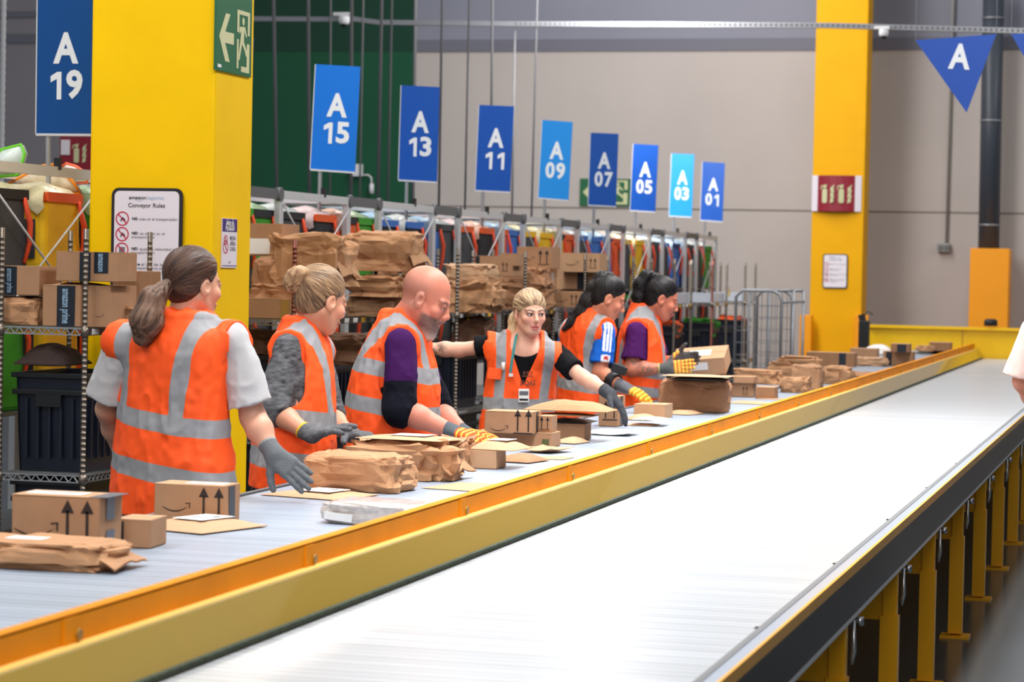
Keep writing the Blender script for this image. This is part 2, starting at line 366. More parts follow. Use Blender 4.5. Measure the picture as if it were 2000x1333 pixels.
def ext_sign(pxs, pyt, pyb, Y, label, redfrac=(.17, .83)):
    a = at(pxs[0], pyt, Y=Y); b = at(pxs[1], pyb, Y=Y); w = b.x-a.x; h = a.z-b.z
    t = thing('fire_extinguisher_sign', label, 'sign', ((a.x+b.x)/2, Y-.02, (a.z+b.z)/2))
    # folded panorama panel: two wings and bowed red middle
    n = 8; d = .14*w
    m = MB(); prof = [(-w/2+w*i/n, -d*math.sin(PI*i/n)) for i in range(n+1)]
    for i in range(n):
        (x0, y0), (x1, y1) = prof[i], prof[i+1]; r = MAROON if redfrac[0] <= (i+.5)/n <= redfrac[1] else PAPER
        m.add([(x0, y0, -h/2), (x1, y1, -h/2), (x1, y1, h/2), (x0, y0, h/2), (x0, y0+.008, -h/2), (x1, y1+.008, -h/2), (x1, y1+.008, h/2), (x0, y0+.008, h/2)], [(0, 1, 2, 3), (7, 6, 5, 4), (0, 4, 5, 1), (3, 2, 6, 7)], r)
    m.build('panel', t)
    m = MB(); ext_icon(m, T((-.17*w, -d*.98, -.02*h), (0, 0, -.35)), h*.8*.8); ext_icon(m, T((.17*w, -d*.98, -.02*h), (0, 0, .35)), h*.8*.8); m.build('pictogram', t)
ext_sign((1587, 1682), 343, 414, by, 'red fire extinguisher sign folded out from the far yellow column')
t = thing('fire_extinguisher_sign', 'maroon fire extinguisher sign half hidden behind the A 19 sign pole', 'sign', at(150, 300, Y=20).to_tuple())
a = at(113, 266, Y=20); b = at(176, 332, Y=20); m = MB(); m.box((0, 0, 0), (b.x-a.x, .03, a.z-b.z), MAROON)
m.box((-(b.x-a.x)*.32, -.02, (a.z-b.z)*.18), ((b.x-a.x)*.26, .012, (a.z-b.z)*.45), PAPER); m.build('panel', t)
m = MB(); ext_icon(m, T((.1*(b.x-a.x), -.017, 0)), (a.z-b.z)*.7); m.build('pictogram', t)
m = MB(); m.tube([(0, .1, a.z+.0-(a.z+b.z)/2), (0, .1, -2.9)], .05, mat('dark_column', (70, 70, 74), .5)); m.build('post', t)
# far green exit sign on the wall
a = at(1134, 349, Y=WY); b = at(1232, 403, Y=WY)
t = thing('exit_sign', 'green running man exit sign on far wall behind the A 07 sign', 'sign', ((a.x+b.x)/2, WY-.02, (a.z+b.z)/2))
m = MB(); m.box((0, 0, 0), (b.x-a.x, .03, a.z-b.z), GSIGN); m.build('panel', t)
m = MB(); exit_marks(m, b.x-a.x, a.z-b.z, -.017); m.build('pictogram', t)

# cable tray, cameras, conduits, pipe -------------------------------------
TRAYG = mat('galvanised_steel', (150, 152, 158), .45, .6); CONDUIT = mat('conduit_grey', (120, 120, 124), .5, .2)
TY = 27.0
pts = [(486, 37), (640, 38), (690, 37), (740, 44), (1010, 47), (1300, 48), (1620, 50), (2010, 61)]
P = [at(x, y, Y=TY) for x, y in pts]; t = thing('cable_tray', 'galvanised perforated cable tray running across the top of the hall', 'cable tray', P[0].to_tuple())
m = MB()
for a, b in zip(P[:-1], P[1:]): m.bar(a, b, .08, .055, TRAYG)
q0, q1 = P[4], P[-1]; N = 100
for k in range(N):
    q = q0.lerp(q1, k/N) if k else q0
    x = q.x
    for a, b in zip(P[:-1], P[1:]):
        if a.x <= x <= b.x: z = a.z+(b.z-a.z)*(x-a.x)/(b.x-a.x)
    m.box((x, TY-.043, z), (.03, .006, .025), GREYP)
m.build('channel', t, world=True)
def dome(px, py, s, Y, label):
    c = at(px, py, Y=Y); k = s/scl(c)
    t = thing('security_camera', label, 'security camera', c.to_tuple())
    m = MB(); m.tube([(0, 0, .55*k), (0, 0, .1*k), (0, 0, -.15*k)], [.5*k, .5*k, .42*k], WHITE, 16); m.box((-.2*k, 0, .75*k), (1.6*k, .3*k, .3*k), WHITE); m.build('housing', t)
    m = MB(); m.tube([(0, 0, -.1*k), (0, 0, -.32*k), (0, 0, -.45*k)], [.34*k, .26*k, .05*k], BLACK, 16); m.build('lens_dome', t)
dome(672, 44, 22, TY-.1, 'small white dome camera under the cable tray in front of the green wall')
dome(1726, 68, 19, TY-.1, 'small white dome camera under the cable tray right of the far yellow column')
def conduit(px0, py0, px1, py1, wpx, Y, label, mt=CONDUIT, name='conduit'):
    a = at(px0, py0, Y=Y); b = at(px1, py1, Y=Y)
    if py0 < 0: a = a+(a-b)*((8.0-a.z)/(a.z-b.z))
    m = MB(); m.tube([a, b], wpx/2/scl(b), mt, 10)
    o = m.build(name, loc=a); tag(o, label, 'conduit'); return o
for i, c_ in enumerate(((534, -20, 541, 390, 7, 24, 'thick grey conduit hanging in front of the green wall, nearest the big yellow column'),
    (602, -20, 604, 392, 7, 24, 'grey conduit dropping left of the A 15 sign before the green wall'),
    (646, -20, 644, 395, 4, 26.5, 'thin grey conduit passing behind the left half of the A 15 sign'),
    (687, -20, 685, 400, 7, 25, 'grey conduit dropping behind the right half of the A 15 sign'),
    (710, -20, 702, 400, 4, 26.5, 'thin pale conduit along the right edge of the A 15 sign'),
    (746, -20, 738, 400, 6.5, 24, 'grey conduit on green wall midway between A 15 and A 13 signs'),
    (766, -20, 757, 410, 4.5, 25, 'slim grey conduit just left of the A 13 sign'),
    (812, -20, 806, 400, 7, 28.2, 'grey conduit along the right edge of the green wall'),
    (864, -20, 857, 405, 5, 24, 'pale conduit dropping between the A 13 and A 11 signs'),
    (917, -20, 908, 410, 4, 25, 'dark thin conduit left of the A 11 sign'),
    (962, -20, 960, 210, 5, 26, 'pale conduit ending above the A 11 sign'),
    (1006, 60, 1000, 420, 4, 27, 'dark thin conduit right beside the A 11 sign'),
    (1050, -20, 1038, 425, 4, 27, 'dark thin conduit left of the light blue A 09 sign'))):
    conduit(*c_)
t = thing('ribbed_duct', 'white ribbed flexible duct hanging at the left edge of the photo', 'duct', at(3, 300, Y=16).to_tuple())
m = MB(); s_ = scl(at(3, 300, Y=16)); pts = []; rr = []
for k in range(120): pts.append((0, 0, 2.0-k*.026)); rr.append((6.2 if k % 2 else 4.6)/s_)
m.tube(pts, rr, mat('duct_grey', (150, 152, 158), .5), 10); m.build('hose', t)
# junction boxes
a = at(697, 333, Y=WY-.08); t = thing('junction_box', 'white junction box with bent lead beside the A 15 sign', 'junction box', a.to_tuple()); s_ = scl(a)
m = MB(); m.box((0, 0, 0), (22/s_, .1, 24/s_), WHITE); m.build('box', t, bevel=.01)
m = MB(); m.tube([(10/s_, 0, -9/s_), (24/s_, 0, -9/s_), (30/s_, 0, -14/s_), (31/s_, 0, -30/s_)], 1.6/s_, WHITE, 8); m.tube([(31/s_, 0, -26/s_), (31/s_, 0, -45/s_)], 4.5/s_, WHITE, 8); m.build('lead', t)
a = at(1843, 484, Y=WY-.06); s_ = scl(a); t = thing('junction_box', 'grey double socket box at the foot of the wall conduit near the dark pipe', 'junction box', a.to_tuple())
m = MB(); m.box((0, 0, 0), (24/s_, .1, 17/s_), mat('socket_grey', (150, 148, 145), .5)); m.build('box', t, bevel=.01)
m = MB(); m.box((-5/s_, -.055, 0), (8/s_, .02, 9/s_), GREYP); m.box((6/s_, -.055, 0), (8/s_, .02, 9/s_), GREYP); m.build('socket_covers', t)
conduit(1862, -20, 1848, 478, 4.5, WY-.05, 'thin grey wall conduit ending at the socket box behind the hanging triangle', mat('conduit_beige', (150, 145, 140), .5))
a = at(1941, -30, Y=WY-.35); b = at(1931, 487, Y=WY-.35); s_ = scl(a)
t = thing('down_pipe', 'thick dark grey down pipe on the far wall at right', 'pipe', (b.x, b.y, b.z))
m = MB(); m.tube([a, b], 20.5/s_, mat('pipe_grey', (62, 68, 78), .4), 20); m.build('pipe', t, world=True)
for q in (36, 236, 440):
    c = a.lerp(b, (q+30)/517); m = MB(); m.tube([c+Vector((0, 0, .012)), c-Vector((0, 0, .012))], 22/s_, TRAYG, 20); m.build('clamp', t, world=True)
# amber pipe guard and end guards of the conveyor
AMB = mat('orange_amber_paint', (250, 158, 0), .45, noise=.03, nscale=3)
a = at(1895, 485, Y=WY-.9); b = at(1968, 640, Y=WY-.9)
t = thing('pipe_guard', 'tall orange-yellow steel guard boxed round the foot of the dark pipe', 'guard', ((a.x+b.x)/2, WY-.65, 0))
m = MB(); m.box((0, 0, a.z/2), (b.x-a.x, .5, a.z), AMB); m.build('casing', t, bevel=.01)
a = at(1567, 615, Y=by-.1); b = at(1587, 720, Y=by-.1)
t = thing('corner_guard', 'orange-yellow steel guard plate at the foot of the far column, left side', 'guard', ((a.x+b.x)/2, by-.22, 0)); m = MB(); m.box((0, 0, a.z/2), (b.x-a.x, .2, a.z), AMB); m.build('plate', t, bevel=.006)
a = at(1666, 615, Y=by-.1); b = at(1690, 720, Y=by-.1)
t = thing('corner_guard', 'orange-yellow steel guard plate at the foot of the far column, right side', 'guard', ((a.x+b.x)/2+.02, by-.06, 0)); m = MB(); m.box((0, 0, a.z/2), (b.x-a.x, .06, a.z), AMB); m.build('plate', t, bevel=.006)
EY = 26.6
a = at(1697, 637, Y=EY); b = at(1880, 640, Y=EY); c = at(2020, 640, Y=EY)
t = thing('end_guard', 'yellow steel end guard closing off the far end of both belts', 'guard', ((a.x+b.x)/2, EY, 0))
m = MB(); m.box(((a.x+b.x)/2, EY+.03, a.z/2), (b.x-a.x, .06, a.z), mat('yellow_guard', (240, 190, 8), .35, noise=.04)); m.build('panel', t, world=True, bevel=.01)
m = MB(); m.box(((b.x+c.x+.6)/2, EY+.03, a.z/2), (c.x+.6-b.x-.01, .06, a.z), MATS['yellow_guard']); m.build('panel', t, world=True, bevel=.01)
m = MB(); m.bar((a.x, EY, a.z), (c.x+.6, EY, a.z), .1, .03, MATS['yellow_guard']); m.build('top_lip', t, world=True)
a = at(1935, 634, Y=EY-.0); s_ = scl(a); t = thing('beacon', 'low black domed sensor sitting on the yellow end guard', 'sensor', (a.x, EY, at(1935, 641, Y=EY).z+.02))
m = MB(); m.tube([(0, 0, 0), (0, 0, 10/s_), (0, 0, 14/s_)], [13/s_, 13/s_, 9/s_], BLACK, 18); m.build('dome', t)
a = at(1690, 640, Y=25.6); s_ = scl(a); t = thing('scanner_stand', 'black handheld scanner with looping cable on a stand before the far column', 'scanner', (a.x, 25.6, .86))
m = MB(); m.box((-2/s_, 0, (a.z-.86)/2-.38), (20/s_, .12, a.z-.86+.9), BLACK); m.build('stand', t, bevel=.01)
m = MB(); m.box((10/s_, 0, a.z-.86+12/s_), (12/s_, .08, 26/s_), BLACK, T((0, 0, 0), (0, -.25, 0))); m.tube([(0, 0, a.z-.86), (-5/s_, 0, a.z-.86+18/s_), (5/s_, 0, a.z-.86+32/s_), (14/s_, 0, a.z-.86+25/s_)], 1.2/s_, BLACK, 6); m.build('scanner', t)

# ------------------------------------------------------------------ conveyors
ZB, ZL, XR, XM, XN, XW = .79, .86, -.91, -1.93, -2.0, -2.95
Y0c, Y1c = 1.2, EY-.05
def belt_mat(name, base, gap, rough):
    m = bpy.data.materials.new(name); m.use_nodes = True; nt = m.node_tree; b = nt.nodes['Principled BSDF']
    tc = nn(nt, 'ShaderNodeTexCoord'); sp = nn(nt, 'ShaderNodeSeparateXYZ'); nt.links.new(tc.outputs['Object'], sp.inputs[0])
    mu = nn(nt, 'ShaderNodeMath', operation='MULTIPLY'); mu.inputs[1].default_value = 1/.05; nt.links.new(sp.outputs[1], mu.inputs[0])
    fr = nn(nt, 'ShaderNodeMath', operation='FRACT'); nt.links.new(mu.outputs[0], fr.inputs[0])
    lt = nn(nt, 'ShaderNodeMath', operation='LESS_THAN'); lt.inputs[1].default_value = .1; nt.links.new(fr.outputs[0], lt.inputs[0])
    mp = nn(nt, 'ShaderNodeMapping'); mp.inputs['Scale'].default_value = (.25, 14, 1); nt.links.new(tc.outputs['Object'], mp.inputs[0])
    n = nn(nt, 'ShaderNodeTexNoise'); n.inputs['Scale'].default_value = 1; n.inputs['Detail'].default_value = 5; nt.links.new(mp.outputs[0], n.inputs[0])
    r = nn(nt, 'ShaderNodeMapRange'); r.inputs['From Min'].default_value = .35; r.inputs['From Max'].default_value = .65; r.inputs['To Min'].default_value = .80; r.inputs['To Max'].default_value = 1.03; nt.links.new(n.outputs[0], r.inputs[0])
    mx = nn(nt, 'ShaderNodeMix', data_type='RGBA'); mx.inputs[6].default_value = rgb(*base); mx.inputs[7].default_value = rgb(*gap); nt.links.new(lt.outputs[0], mx.inputs[0])
    m2 = nn(nt, 'ShaderNodeMix', data_type='RGBA', blend_type='MULTIPLY'); m2.inputs[0].default_value = 1; nt.links.new(mx.outputs[2], m2.inputs[6]); nt.links.new(r.outputs[0], m2.inputs[7])
    nt.links.new(m2.outputs[2], b.inputs['Base Color']); b.inputs['Roughness'].default_value = rough
    return m
beltR = belt_mat('white_modular_belt', (197, 202, 208), (104, 110, 118), .28)
beltL = belt_mat('grey_modular_belt', (158, 171, 188), (92, 102, 116), .4)
L = Y1c-Y0c; yc = (Y0c+Y1c)/2
t = thing('conveyor_belt', 'wide empty white conveyor belt in the right foreground', 'conveyor', (XR, yc, 0))
m = MB(); m.box(((XR+XM)/2, yc, ZB-.02), (XR-XM-.02, L, .04), beltR); m.build('belt', t, world=True)
DARKS = mat('dark_polished_side', (12, 13, 16), .3, 0, noise=.35, nscale=6, spec=.1)
m = MB(); m.box((XR-.0, yc, ZB-.035), (.016, L, .08), GREYP); m.build('belt_edge', t, world=True)
m = MB(); m.box((XR+.022, yc, ZB-.015), (.034, L, .036), mat('strip_bluegrey', (176, 186, 202), .25, .2)); m.build('wear_strip', t, world=True)
m = MB(); m.box((XR+.042, yc, ZB-.01), (.008, L, .03), YELD); m.build('yellow_lip', t, world=True)
m = MB(); m.box((XR+.038, yc, ZB-.085), (.012, L, .125), DARKS); m.build('side_panel', t, world=True)
m = MB(); m.box((XR+.036, yc, ZB-.152), (.02, L, .012), ALU); m.build('bottom_flange', t, world=True)
m = MB(); m.box((XM-.6+.55, yc, ZB-.08), (.06, L, .12), YELD); m.build('side_beam', t, world=True)
LEGY = [at(x, y, X=XR+.03).y for x, y in ((1922, 1185),)]
ly = LEGY[0]; step = 1.38; ys = [ly+step*k for k in range(-6, 13) if Y0c < ly+step*k < Y1c-.2]
for y in ys:
    m = MB(); m.box((XR+.0, y, .36+.13), (.05, .05, .6), YELD); m.build('leg', t, world=True, bevel=.004)
    lo = [o for o in t.children if o.name.startswith('leg')][-1]
    m = MB(); m.box((XR+.0, y, .24), (.062, .062, .44), YELD); m.box((XR, y, .006), (.13, .12, .012), YELD); o = m.build('foot_plate', lo); o.data.transform(Matrix.Translation((-XR, -yc, 0)))
    m = MB(); m.box((XR-.5, y, ZB-.26), (1.0, .03, .17), YELD); o = m.build('cross_beam', t, world=True)
    m = MB(); m.box((XM-.0, y, .3), (.05, .05, .6), YELD); m.build('leg', t, world=True)
    m = MB(); m.tube([(XR+.05, y+.1, ZB-.19), (XR+.05, y+.1, ZB-.165)], .012, STEEL, 8); m.tube([(XR+.035, y+.06, ZB-.17), (XR+.04, y+.06, ZB-.26), (XR+.03, y+.06, ZB-.30)], .008, STEEL, 6); m.build('bracket', t, world=True)
# middle divider: rail on the left belt's edge with bolts, glossy cover plate sloping to the right belt
t = thing('divider_rail', 'long amber divider rail with bolts and glossy plate between the two belts', 'rail', (XN, yc, ZL))
zt = .945; RAILC = mat('rail_amber', (226, 138, 0), .6, noise=.08, nscale=5, spec=.15)
m = MB(); m.bar((XN-.02, Y0c, (zt+.865)/2), (XN-.02, Y1c, (zt+.865)/2), .006, zt-.865, RAILC)
m.bar((XN-.032, Y0c, zt), (XN-.032, Y1c, zt), .03, .006, RAILC); m.build('rail', t, world=True)
OLV = mat('glossy_yellow_plate', (162, 130, 4), .15, 0, spec=.6, coat=.45)
m = MB(); m.bar((XN-.006, Y0c, .886), (XN-.006, Y1c, .886), .03, .008, mat('pale_yellow_lip', (250, 214, 120), .35)); m.build('lip', t, world=True)
m = MB(); m.add([(XN+.008, Y0c, .886), (XM-.012, Y0c, ZB+.012), (XM-.012, Y1c, ZB+.012), (XN+.008, Y1c, .886), (XN-.0, Y0c, .878), (XM-.02, Y0c, ZB), (XM-.02, Y1c, ZB), (XN-.0, Y1c, .878)], [(0, 1, 2, 3), (7, 6, 5, 4), (0, 4, 5, 1), (2, 6, 7, 3)], OLV); m.build('cover_plate', t, world=True)
m = MB(); m.bar((XM-.004, Y0c, ZB+.006), (XM-.004, Y1c, ZB+.006), .014, .014, mat('dark_brush', (70, 78, 62), .9, noise=.3, nscale=60)); m.build('brush_strip', t, world=True)
yb = at(150, 1240, X=XN-.02).y; k = 0
ybolts = [at(x, y, X=XN-.016).y for x, y in ((150, 1240), (605, 1098), (905, 1004), (1117, 936))]
dy = (ybolts[3]-ybolts[0])/3
for k in range(-2, 20):
    y = ybolts[0]+dy*k
    if not Y0c+.1 < y < Y1c: continue
    m = MB(); m.tube([(XN-.017, y, .905), (XN-.008, y, .905)], .012, mat('bolt_brass', (150, 110, 40), .35, .8), 8); m.box((XN-.015, y-.03, .905), (.004, .06, .075), RAILC); m.build('bolt', t, world=True)
t = thing('conveyor_belt', 'grey conveyor belt loaded with parcels in front of the workers', 'conveyor', (XW, yc, 0))
m = MB(); m.box(((XN-.02+XW)/2, yc, ZL-.02), (XN-.02-XW-.02, L, .04), beltL); m.build('belt', t, world=True)
m = MB(); m.box((XW-.01, yc, ZL-.02), (.02, L, .05), GREYP); m.build('belt_edge', t, world=True)
m = MB(); m.box((XW-.01, yc, ZL-.12), (.03, L, .15), YELD); m.build('side_beam', t, world=True)
for y in ys:
    for x in (XW+.05, XN-.1):
        m = MB(); m.box((x, y, (ZL-.045)/2), (.05, .05, ZL-.045), YELD); m.build('leg', t, world=True)
print('calib', at(1922,1185,X=XR+.03), ys[:2], dy, 'pillar', ax0, ax1, ay, at(480,970,Z=ZL), at(168,448,X=-4.8))
# ------------------------------------------------------------------ wire shelving racks
RKX = -4.8; RKW = .42
ZP, ZS1, ZS2, ZS3 = 1.775, 1.318, .64, .14
POSTR = mat('post_reddish', (140, 84, 72), .35, .7)
def rack(pxa, pxb, label, red=0, posts=True, lower=True, tags=True):
    ya = at(pxa, 480, X=RKX).y; yb = at(pxb, 480, X=RKX).y; Ln = yb-ya; w = RKW
    t = thing('wire_shelf_rack', label, 'shelf rack', (RKX-w/2, (ya+yb)/2, 0), 0, 'wire shelf racks behind the workers')
    for i, (x, y) in enumerate(((w/2, -Ln/2), (w/2, Ln/2), (-w/2, -Ln/2), (-w/2, Ln/2))):
        m = MB(); mt = POSTR if i == red-1 else POST
        zs = [0.0]; rs = [.0125]; 
        for k in range(1, 69):
            z = k*.0254
            zs += [z-.0022, z-.0018, z+.0018, z+.0022]; rs += [.0122, .0136, .0136, .0122]
        zs.append(ZP); rs.append(.0125)
        m.tube([(x, y, z) for z in zs], rs, mt, 10); m.build('post', t)
    for z in (ZS1, ZS2, ZS3):
        m = MB()
        for s in (-1, 1):
            for dz in (0, -.03): m.bar((s*w/2, -Ln/2, z+dz), (s*w/2, Ln/2, z+dz), .006, .006, STEEL); m.bar((-w/2, s*Ln/2, z+dz), (w/2, s*Ln/2, z+dz), .006, .006, STEEL)
            n = int(w/.045)
            for k in range(n):   # zigzag truss between the two edge wires
                a = -w/2+w*k/n; b = -w/2+w*(k+.5)/n; c_ = -w/2+w*(k+1)/n
                m.bar((a, s*Ln/2, z), (b, s*Ln/2, z-.03), .005, .005, STEEL); m.bar((b, s*Ln/2, z-.03), (c_, s*Ln/2, z), .005, .005, STEEL)
            n = int(Ln/.045)
            for k in range(n):
                a = -Ln/2+Ln*k/n; b = -Ln/2+Ln*(k+.5)/n; c_ = -Ln/2+Ln*(k+1)/n
                m.bar((s*w/2, a, z), (s*w/2, b, z-.03), .005, .005, STEEL); m.bar((s*w/2, b, z-.03), (s*w/2, c_, z), .005, .005, STEEL)
        for k in range(1, int(Ln/.03)): m.bar((-w/2, -Ln/2+k*.03, z+.002), (w/2, -Ln/2+k*.03, z+.002), .003, .003, STEEL)
        for s in (-.5, 0, .5): m.bar((s*w*.6, -Ln/2, z-.002), (s*w*.6, Ln/2, z-.002), .005, .005, STEEL)
        o = m.build('wire_shelf', t)
        for x in (-w/2, w/2):
            for y in (-Ln/2, Ln/2): 
                c_ = MB(); c_.tube([(x, y, z-.036), (x, y, z+.008)], [.02, .017], POST, 10); c_.build('shelf_collar', o)
        if z == ZS1 and tags:   # printed location strip along the aisle-side edge
            c_ = MB(); c_.box((w/2+.006, 0, z-.014), (.003, Ln-.05, .036), mat('strip_dark', (40, 38, 40), .4)); c_.build('label_strip', o)
            c_ = MB(); n = max(2, int(Ln/.16))
            for k in range(n):
                y = -Ln/2+.09+(Ln-.18)*k/max(1, n-1)
                if k % 3 == 1: c_.box((w/2+.0085, y, z-.014), (.002, .075, .032), mat('tag_yellow', (240, 190, 60), .5))
                else:
                    for q in range(5): c_.bar((w/2+.0085, y-.03+q*.016, z-.028), (w/2+.0085, y-.024+q*.016, z-.001), .002, .008, LABELW, up=(1, 0, 0))
                c_.build('location_tag', o); c_ = MB()
    return t, ya, yb
RK = {}
RL = (('R1', 168, 293, 'nearest wire shelf rack, left of the big yellow column', 0), ('R2', 576, 735, 'long wire shelf rack heaped with big paper bags behind the bun haired woman', 1),
      ('R3', 895, 963, 'wire shelf rack between the bald man and the blonde woman with paper bags', 0), ('R4', 1027, 1083, 'wire shelf rack directly behind the blonde woman', 0),
      ('R5', 1144, 1187, 'wire shelf rack left of the woman with the half-up ponytail, smile carton on top', 0), ('R6', 1237, 1272, 'mostly hidden wire shelf rack between the two dark haired women', 0),
      ('R7', 1319, 1352, 'wire shelf rack just right of the tattooed woman', 0), ('R8', 1393, 1421, 'second last wire shelf rack, yellow tag on its post', 1), ('R9', 1457, 1477, 'last wire shelf rack at the far end before the roll cage', 0))
for k, a, b, l, r in RL: RK[k] = rack(a, b, l, r)
# ------------------------------------------------------------------ black totes on the shelves
def tote_proto():
    t = thing('tote', 'x', 'tote'); a, b, h = .34, .56, .40; w = .012
    m = MB()
    m.box((0, 0, .01), (a-.05, b-.05, .02), BLACK)
    for s in (-1, 1):
        for (cx, cy, dx, dy) in ((s*(a/2-.012), 0, w, b-.012), (0, s*(b/2-.012), a-.012, w)):
            vs = []; 
            for z, k in ((.0, .93), (h, 1.0)):
                for i, j in ((-1, -1), (1, -1), (1, 1), (-1, 1)): vs.append(((cx+i*dx/2)*k, (cy+j*dy/2)*k, z))
            m.add(vs, [(3, 2, 1, 0), (4, 5, 6, 7), (0, 1, 5, 4), (1, 2, 6, 5), (2, 3, 7, 6), (3, 0, 4, 7)], NAVY)
    for s in (-1, 1):
        for k in range(7): 
            y = -b/2+.07+k*(b-.14)/6; m.box((s*(a/2-.003), y, h*.45), (.014, .012, h*.62), NAVY)
        for k in range(5):
            x = -a/2+.06+k*(a-.12)/4; m.box((x, s*(b/2-.003), h*.45), (.012, .014, h*.62), NAVY)
    m.build('tub', t)
    m = MB()
    for z, e in ((h, .014), (h-.07, .008)):
        for s in (-1, 1): m.box((s*(a/2), 0, z), (.02, b+e*2, .022), BLACK); m.box((0, s*(b/2), z), (a+e*2, .02, .022), BLACK)
    m.build('rim', t, bevel=.003)
    m = MB(); m.box((.0, -b/2-.012, h*.74), (.12, .012, .05), BLACK); m.build('handle', t); m = MB(); m.box((0, b/2+.012, h*.74), (.12, .012, .05), BLACK); m.build('handle', t)
    return t
tp = tote_proto(); first = True
where = {'R1': 'on the nearest rack at the left edge', 'R2': 'on the long rack behind the bun', 'R3': 'on the rack between the bald man and the blonde woman', 'R4': 'on the rack behind the blonde woman', 'R5': 'on the rack left of the blue sleeve', 'R6': 'on the rack between the two dark haired women', 'R7': 'on the rack just right of the tattooed woman', 'R8': 'on the second last rack', 'R9': 'on the last rack at the far end'}
for k in RK:
    _, ya, yb = RK[k]; n = 2 if k == 'R2' else 1
    for j in range(n):
        for z, lv in ((ZS2, 'middle'), (ZS3, 'bottom')):
            if k in ('R5', 'R6') and z == ZS3: continue
            o = tp if first else copy_tree(tp); first = False
            L_ = (yb-ya)/n; o.location = (RKX-RKW/2, ya+L_*(j+.5), z+.006)
            o.scale = (1, min(1, (L_-.06)/.58), 1.12)
            if k == 'R1': o.scale = (1.05, 1.0, 1.12)
            q = ('' if n == 1 else (', nearer of two', ', farther of two')[j])
            tag(o, f'black plastic tote {where[k]}, {lv} shelf{q}', 'tote', 'black totes on the wire racks')
# yellow hanging tags on racks
for px, py, w_, h_, l in ((917, 632, 18, 17, 'yellow tag hanging from the shelf edge between the bald man and the blonde woman'), (1424, 573, 13, 13, 'yellow tag clipped high on a rack post near the far end')):
    a = at(px, py, X=RKX+.02); s_ = scl(a); m = MB(); m.box((a.x, a.y, a.z), (.008, w_/s_*.9, h_/s_), mat('tag_yellow_bright', (250, 205, 20), .5)); m.bar((a.x, a.y, a.z+.5*h_/s_), (a.x, a.y, a.z+.5*h_/s_+.03), .004, .004, BLACK); o = m.build('hanging_tag', loc=a); tag(o, l, 'tag')
# roll cage beyond the last rack -------------------------------------------
for (dx, l) in ((0, 'grey wire mesh roll cage with rounded top, left one of the two'), (1, 'grey wire mesh roll cage with rounded top, right one of the two')):
    Yc = 21.5+dx*.9; a = at(1480+dx*25, 568, Y=Yc); b = at(1524+dx*21, 705, Y=Yc); w_ = b.x-a.x; h_ = a.z
    t = thing('roll_cage', l, 'roll cage', ((a.x+b.x)/2, Yc, 0)); d_ = .7
    m = MB(); r_ = .014
    if dx == 0: w2 = w_*1.9; x0 = w_/2-w2
    else: w2 = w_*1.6; x0 = w_/2-w2
    m.tube([(x0, 0, .15), (x0, 0, h_-.06), (x0+.06, 0, h_), (w_/2-.08, 0, h_), (w_/2-.02, 0, h_-.03), (w_/2, 0, h_-.09), (w_/2, 0, .15)], r_, TRAYG, 8)
    m.tube([(x0, 0, .17), (w_/2, 0, .17)], r_, TRAYG, 8); m.build('frame', t)
    m = MB(); n = 7
    for k in range(1, n): m.bar((x0+w2*k/n, 0, .17), (x0+w2*k/n, 0, h_-.02), .006, .006, TRAYG)
    for k in range(1, 12): m.bar((x0, 0, .17+(h_-.2)*k/12), (w_/2, 0, .17+(h_-.2)*k/12), .006, .006, TRAYG)
    m.build('mesh_panel', t)
    m = MB(); m.box(((x0+w_/2)/2, .35, .16), (w2, .7, .03), TRAYG)
    for s in (0, 1): m.tube([(x0 if s == 0 else w_/2, .7, .15), (x0 if s == 0 else w_/2, .7, h_)], r_, TRAYG, 8)
    m.tube([(x0, .7, h_), (w_/2, .7, h_)], r_, TRAYG, 8); m.tube([(w_/2, 0, h_-.1), (w_/2, .7, h_-.1)], r_, TRAYG, 8); m.build('base', t)
    for x in (x0+.05, w_/2-.05):
        for y in (.06, .62): m = MB(); m.tube([(x-.015, y, .07), (x+.015, y, .07)], .07, BLACK, 14); m.build('wheel', t)

# ------------------------------------------------------------------ bag racks with fabric bags and the A signs
BX = -5.5
def ysign(px): return at(px, 450, X=BX).y
sg = {'15': (655, 128, 334), '13': (820, 169, 354), '11': (966, 207, 374), '09': (1085, 237, 389.5), '07': (1178, 262, 402), '05': (1258, 284, 414), '03': (1331, 302, 423), '01': (1392, 319, 432)}
y15, y01 = ysign(652), ysign(1392); PY = (y01-y15)/7
print('module pitch', PY)
SBL = {'19': (0, 70, 138), '17': (0, 74, 150), '15': (8, 112, 214), '13': (10, 80, 176), '11': (10, 78, 172), '09': (28, 140, 226), '07': (10, 80, 172), '05': (10, 78, 172), '03': (30, 148, 232), '01': (10, 86, 184)}
sgn = {'19': ((76, -8), (180, -8), (180, 262), (70, 262)), '15': ((617, 125), (704, 131), (693, 336), (607, 331)), '13': ((784, 166), (859, 171), (853, 355), (779, 352)), '11': ((936, 205), (1004, 208), (996, 375), (929, 372)),
 '09': ((1059, 234), (1119, 239), (1110, 391), (1052, 387)), '07': ((1154, 259), (1208, 262), (1203, 403), (1149, 401)), '05': ((1237, 281), (1286, 284), (1280, 414), (1231, 411)), '03': ((1312, 300), (1356, 302), (1351, 424), (1307, 422)), '01': ((1372, 316), (1416, 319), (1411, 433), (1368, 430))}
LETT = mat('sign_lettering', (226, 232, 238), .5)
